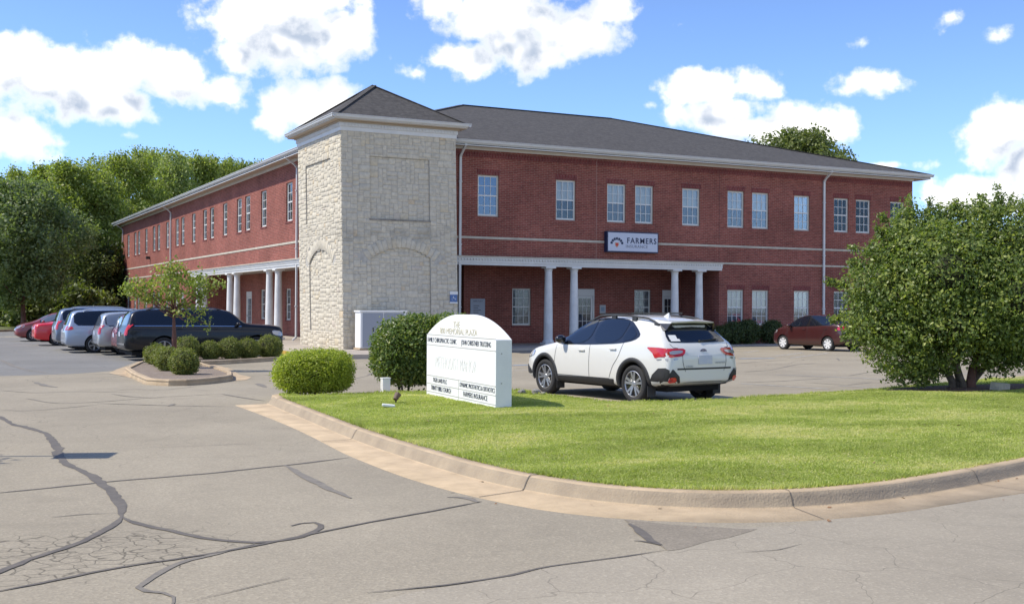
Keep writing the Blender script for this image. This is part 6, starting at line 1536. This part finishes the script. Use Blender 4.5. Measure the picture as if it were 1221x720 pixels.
    for (y, z, r_) in ((-.030, .010, .011), (.012, .016, .007), (.035, .012, .007), (-.002, -.006, .007), (.022, -.010, .007), (.045, -.004, .006)):
        for a in (0, math.pi/2): mb.bar((h.x-.013, y-math.cos(a)*r_, h.z+z-math.sin(a)*r_), (h.x-.013, y+math.cos(a)*r_, h.z+z+math.sin(a)*r_), .004, .004)
    mb.build('star', M_chrome, bg)
    RT = lambda y, z, xx: Matrix.Translation((xx, y, z)) @ Matrix.Rotation(R(-90), 4, 'Z') @ Matrix.Rotation(R(90), 4, 'X')
    for (s_, y, z) in (('SUBARU', .36, .665), ('CROSSTREK', -.35, .72)):
        h2, _ = c.cast(y, z, 'x', -1); text_mesh(s_, .045, .002, 'lettering', M_rim if s_[0] == 'C' else M_rim, c.t, RT(y, z, h2.x-.008))
    # wiper, sticker, antenna, rails
    h, _ = c.cast(-.02, 1.09, 'x', -1); h2, _ = c.cast(-.44, 1.12, 'x', -1); mb = MB(); mb.bar(h+Vector((-.03, 0, 0)), h2+Vector((-.03, 0, 0)), .014, .02); mb.tube([h, h+Vector((-.04, 0, 0))], .02, 8); mb.build('wiper', M_clad, c.t)
    for (y, z, w_, h_) in ((.52, 1.15, .08, .04), (.50, 1.105, .10, .02)): c.patch([(y-w_, z-h_), (y+w_, z-h_), (y+w_*.8, z+h_), (y-w_, z+h_)], 'x', -1, M_white, 'window_sticker', .012, 0)
    mb = MB(); h, _ = c.cast(c.X(3.45), 0, 'z', 1); mb.add([(h.x+.09, -.02, h.z-.01), (h.x+.09, .02, h.z-.01), (h.x-.09, .03, h.z-.02), (h.x-.09, -.03, h.z-.02), (h.x-.065, -.006, h.z+.075), (h.x-.065, .006, h.z+.075)], [(0, 1, 5, 4), (1, 2, 5), (2, 3, 4, 5), (3, 0, 4)]); mb.build('antenna', c.bodym, c.t)
    for sd in (1, -1):
        pts = []; 
        for k in range(14):
            f = k/13; q = 1.98+(3.92-1.98)*f; h, _ = c.cast(c.X(q), sd*(.575-.02*abs(f-.5)), 'z', 1); lift = .062*min(1, min(f, 1-f)*7.5)
            pts.append((h.x, h.y, h.z+lift+.004))
        mb = MB(); mb.tube(pts, .019, 8)
        for f in (.03, .36, .66, .97): q = 1.98+1.94*f; h, _ = c.cast(c.X(q), sd*.57, 'z', 1); mb.box(h.x-.06, h.x+.06, h.y-.02, h.y+.02, h.z-.02, h.z+(.055 if .1 < f < .9 else .02))
        mb.build('roof_rail', M_clad, c.t, smooth=False)
    for q in (2.28, 3.2):
        h, _ = c.cast(c.X(q), 0, 'z', 1); mb = MB(); mb.bar((h.x, -.58, h.z+.045), (h.x, .58, h.z+.045), .05, .025); mb.build('crossbar', M_black, c.t)
    c.patch([(1.02, -.62), (1.72, -.54), (1.84, 0), (1.72, .54), (1.02, .62), (.98, 0)], 'z', 1, gl, 'windscreen', .006, 1)
    c.patch([(-.42, .55), (.42, .55), (.5, .74), (-.5, .74)], 'x', 1, M_black, 'grille', .008, 1); c.patch([(-.6, .28), (.6, .28), (.55, .45), (-.55, .45)], 'x', 1, M_clad, 'bumper_cladding', .008, 1)
    c.mirror(1.52, 1.0, M_black)
    # mud flaps, exhaust, underside
    for sd in (1, -1):
        for q in (c.fo+.37, c.fo+c.wb+.37): mb = MB(); mb.box(c.X(q)-.006, c.X(q)+.006, sd*(c.W-.14)-.09, sd*(c.W-.14)+.09, .13, .32); mb.build('mud_flap', M_clad, c.t)
    mb = MB(); mb.box(c.X(4.15), c.X(.35), -.60, .60, .22, .31); mb.build('underbody', M_well, c.t)
    c.wheels('split')
    # placement from the measured wheel contacts
    a, f = np.array([11.43, 17.80]), np.array([11.11, 20.48]); hd = math.atan2(*(f-a)[::-1]); mid = (a+f)/2; rt = np.array([math.sin(hd), -math.cos(hd)])
    c.pos = tuple(mid+rt*(c.W-.05)*1.025); c.heading = hd; c.finish(); c.t.scale = (1.025, 1.025, 1.025)
    return c
white_crossover()

def generic(name, label, kind, L, wb, fo, wr, paintm, near, Yline=None, heading=0.0, style='six', glass=None, sx=1.0, hz=1.0, extras='', group=None, center=None, rimm=None):
    """a parked car with lights, glass, doors, mirrors and wheels; all lines scale with the car's profile"""
    c = Car(name, label, kind, L, wb, fo, wr, paintm, (0, 0), 0, group, sx, hz, glass); W_ = c.W
    pr_ = prof(kind); fq = lambda f: f*L
    zt = lambda f: np.interp(f, [p[0] for p in pr_], [p[2] for p in pr_])*hz; zr = lambda f: np.interp(f, [p[0] for p in pr_], [p[3] for p in pr_])*hz
    lo, hi = {'sedan': (.33, .77), 'hatch': (.27, .86), 'van': (.235, .925), 'suv': (.285, .93), 'crossover': (.30, .83)}[kind]
    def top(f): return zr(f)-(.085 if kind in ('van', 'suv') else .07)
    def bot(f): return zt(f)+.02
    cuts = {'sedan': [lo, .535, .555, hi], 'hatch': [lo, .525, .545, hi-.06, hi-.045, hi], 'van': [lo, .43, .45, .66, .68, hi], 'suv': [lo, .47, .485, .69, .705, hi]}.get(kind, [lo, .52, .53, .70, .715, hi])
    def wpoly(a, b_, e=0.0):
        n = 5; lower = [(fq(a+(b_-a)*k/n), bot(a+(b_-a)*k/n)+e) for k in range(n+1)]; upper = [(fq(a+(b_-a)*k/n), max(top(a+(b_-a)*k/n)-e, bot(a+(b_-a)*k/n)+e+.01)) for k in range(n, -1, -1)]
        return lower+upper
    c.dlo([wpoly(cuts[i]+.003, cuts[i+1]-.003, .014) for i in range(0, len(cuts), 2)], wpoly(lo-.006, hi+.006, -.008))
    dl = [[(fq(lo-.01), zt(lo)), (fq(lo-.005), .34)], [(fq(cuts[1]+.008), zt(.5)), (fq(cuts[1]+.008), .34)], [(fq(lo), .36), (fo+wb-.42, .36)]]
    dl.append([(min(fq(cuts[3]+.008) if len(cuts) > 4 else fo+wb+.1, fo+wb+.12), zt(.75)), (fo+wb-.26, .66), (fo+wb-.42, .36)])
    c.doors(dl, [(fq(cuts[1])-.16, zt(.5)-.10), (min(fo+wb-.12, fq(cuts[min(3, len(cuts)-1)])-.14), zt(.6)-.09)])
    c.mirror(fq(lo)+.12, zt(lo)+.01)
    # screens
    if kind in ('sedan',): c.patch([(fq(.745), -.56), (fq(.745), .56), (fq(.825), .60), (fq(.825), -.60)], 'z', 1, c.glass, 'rear_window', .006, 1)
    else:
        zA = {'hatch': (1.09, 1.28), 'van': (1.10, 1.58), 'suv': (1.20, 1.64), 'crossover': (1.08, 1.35)}[kind]; zA = (zA[0]*hz, zA[1]*hz)
        c.patch([(-.60*W_, zA[1]), (.60*W_, zA[1]), (.72*W_, zA[0]+.02), (.66*W_, zA[0]), (-.66*W_, zA[0]), (-.72*W_, zA[0]+.02)], 'x', -1, c.glass, 'rear_window', .006, 1)
    wf = {'sedan': (.305, .43), 'hatch': (.245, .385), 'van': (.20, .325), 'suv': (.255, .365), 'crossover': (.26, .42)}[kind]
    c.patch([(fq(wf[0]), -.68*W_), (fq(wf[1]), -.60*W_), (fq(wf[1]), .60*W_), (fq(wf[0]), .68*W_)], 'z', 1, c.glass, 'windscreen', .006, 1)
    zl_ = {'sedan': (.76, .90), 'hatch': (.84, 1.0), 'van': (.90, 1.06), 'suv': (.86, 1.24), 'crossover': (.82, .97)}[kind]; zl_ = (zl_[0]*hz, zl_[1]*hz)
    zh = {'sedan': (.58, .72), 'hatch': (.64, .80), 'van': (.70, .86), 'suv': (.78, .98), 'crossover': (.66, .82)}[kind]
    for sd in (1, -1):
        inn = .80 if kind == 'suv' else .52
        c.patch([(sd*inn*W_, zl_[0]), (sd*.915*W_, zl_[0]), (sd*.915*W_, zl_[1]), (sd*inn*W_, zl_[1]-.02)], 'x', -1, M_red_lens, 'tail_light', .012, 1)
        c.patch([(L-(.12 if kind == 'suv' else .34), zl_[0]+.02), (L-.05, zl_[0]), (L-.05, zl_[1]), (L-(.14 if kind == 'suv' else .30), zl_[1]-.01)], 'y', sd, M_red_lens, 'tail_light', .012, 1)
        c.patch([(sd*.58*W_, zh[0]), (sd*.84*W_, zh[0]+.02), (sd*.84*W_, zh[1]+.02), (sd*.6*W_, zh[1]-.02)], 'x', 1, M_clear, 'headlight', .010, 1)
        c.patch([(.06, zh[0]+.02), (.42, zh[0]+.08), (.46, zh[1]+.05), (.10, zh[1])], 'y', sd, M_clear, 'headlight', .010, 1)
    c.patch([(-.40, zh[0]-.12), (.40, zh[0]-.12), (.48, zh[1]-.06), (-.48, zh[1]-.06)], 'x', 1, M_black, 'grille', .008, 1)
    c.plate({'sedan': .80, 'hatch': .78, 'van': .86, 'suv': .90, 'crossover': .8}[kind]*hz)
    mb = MB()
    for sd in (1, -1): c.seam([(sd*.68*W_, zl_[0]-.02), (sd*.66*W_, .60), (sd*.5*W_, .56), (0, .56)], 'x', -1, mb=mb)
    mb.build('shut_line', M_seam, c.t, fix=False)
    c.patch([(-.8*W_, .30), (.8*W_, .30), (.78*W_, .42), (-.78*W_, .42)], 'x', -1, M_clad, 'bumper_valance', .008, 1)
    if 'chrome' in extras:
        for sd in (1, -1): mb = MB(); c.seam([(fq(lo-.006), zt(lo)+.005), (fq((lo+hi)/2), zt(.6)+.005), (fq(hi+.006), zt(hi)+.005)], 'y', sd, w=.022, m=M_chrome, name='window_trim', eps=.012)
        c.patch([(-.85*W_, .54), (.85*W_, .54), (.85*W_, .60), (-.85*W_, .60)], 'x', -1, M_chrome, 'bumper_trim', .015, 0)
    if 'rails' in extras:
        for sd in (1, -1):
            pts = []
            for k in range(12):
                f = k/11; q = fq(.40+.46*f); h, _ = c.cast(c.X(q), sd*W_*.64, 'z', 1); pts.append((h.x, h.y, h.z+.06*min(1, min(f, 1-f)*8)))
            mb = MB(); mb.tube(pts, .02, 7); mb.build('roof_rail', M_rim if 'silver' in extras else M_black, c.t)
    if 'clad' in extras:
        for sd in (1, -1): c.patch([(fo+.42, .32), (fo+wb-.42, .32), (fo+wb-.42, .44), (fo+.42, .44)], 'y', sd, M_clad, 'sill_cladding', .012, 1)
    mb = MB(); mb.box(c.X(L-.3), c.X(.3), -W_*.75, W_*.75, .18, .32); mb.build('underbody', M_well, c.t)
    c.wheels(style, rimm)
    c.pos = center; c.heading = heading; c.finish(); return c
GL = 'cars parked along the side of the building'
def row(x_tail, ynear, L, wb, fo, W_): return (x_tail+L-fo-wb/2, ynear+W_)       # tail to the left, nose at the building (+x)
generic('parked_car', 'long black full size suv nearest the planting island, nose towards the building', 'suv', 5.5, 3.2, .98, .40, mat('black_paint', (.006, .007, .011), .3, 0, coat=.35, spec=.3), None, center=row(6.14, 41.0, 5.5, 3.2, .98, 1.01), extras='chrome rails', style='six', rimm=M_rim, group=GL, hz=1.0)
generic('parked_car', 'dark red suv, only its tail showing between the black suv and the silver suv', 'suv', 4.7, 2.8, .9, .37, paint('maroon_red_paint', (.16, .018, .018)), None, center=row(6.32, 43.75, 4.7, 2.8, .9, .93), style='six', group=GL, hz=.90, sx=.93, glass=M_cglass2)
generic('parked_car', 'silver suv with its tail between the dark red suv and the silver blue minivan', 'suv', 4.6, 2.7, .9, .36, paint('silver_paint', (.42, .43, .44), .5), None, center=row(5.98, 46.3, 4.6, 2.7, .9, .93), style='six', group=GL, hz=.92, sx=.93, glass=M_cglass2)
generic('parked_car', 'silver blue minivan with a long dark side window, third car back from the black suv', 'van', 5.1, 3.03, .95, .345, paint('silver_blue_paint', (.33, .38, .47), .45), None, center=row(5.08, 48.75, 5.1, 3.03, .95, .985), style='six', group=GL, extras='rails silver')
generic('parked_car', 'blue grey suv with roof rails just beyond the silver blue minivan', 'suv', 4.8, 2.85, .9, .37, paint('blue_grey_paint', (.16, .19, .25), .4), None, center=row(5.0, 51.6, 4.8, 2.85, .9, .95), style='six', group=GL, extras='rails silver', sx=.95, hz=1.0)
generic('parked_car', 'bright red coupe with dark spoked wheels on the left, tail towards the drive', 'sedan', 4.6, 2.72, .85, .345, paint('bright_red_paint', (.62, .012, .022)), None, center=row(4.66, 57.3, 4.6, 2.72, .85, .9), style='ten', group=GL, rimm=M_rim)
generic('parked_car', 'dark red hatchback at the far left facing the other way, beyond the bright red coupe', 'hatch', 4.45, 2.70, .88, .32, paint('dark_red_paint', (.20, .025, .025)), None, center=(4.32+.88+1.35, 64.9), heading=math.pi, style='ten', group=GL, glass=M_cglass2)
generic('parked_car', 'maroon hatchback parked nose to the front wall, left of the big shrub', 'hatch', 4.1, 2.50, .78, .30, paint('maroon_paint', (.048, .010, .009)), None, center=(34.05, 38.6), heading=R(96), style='cover', rimm=mat('wheel_cover', (.62, .62, .62), .5), group='cars parked along the front of the building', hz=1.02)
generic('parked_car', 'red sedan glimpsed through the leaves of the big shrub, right of the maroon hatchback', 'sedan', 4.5, 2.65, .85, .32, paint('bright_red_paint', (.62, .012, .022)), None, center=(42.6, 37.6), heading=R(94), style='ten', group='cars parked along the front of the building')
S.render.engine = 'CYCLES'
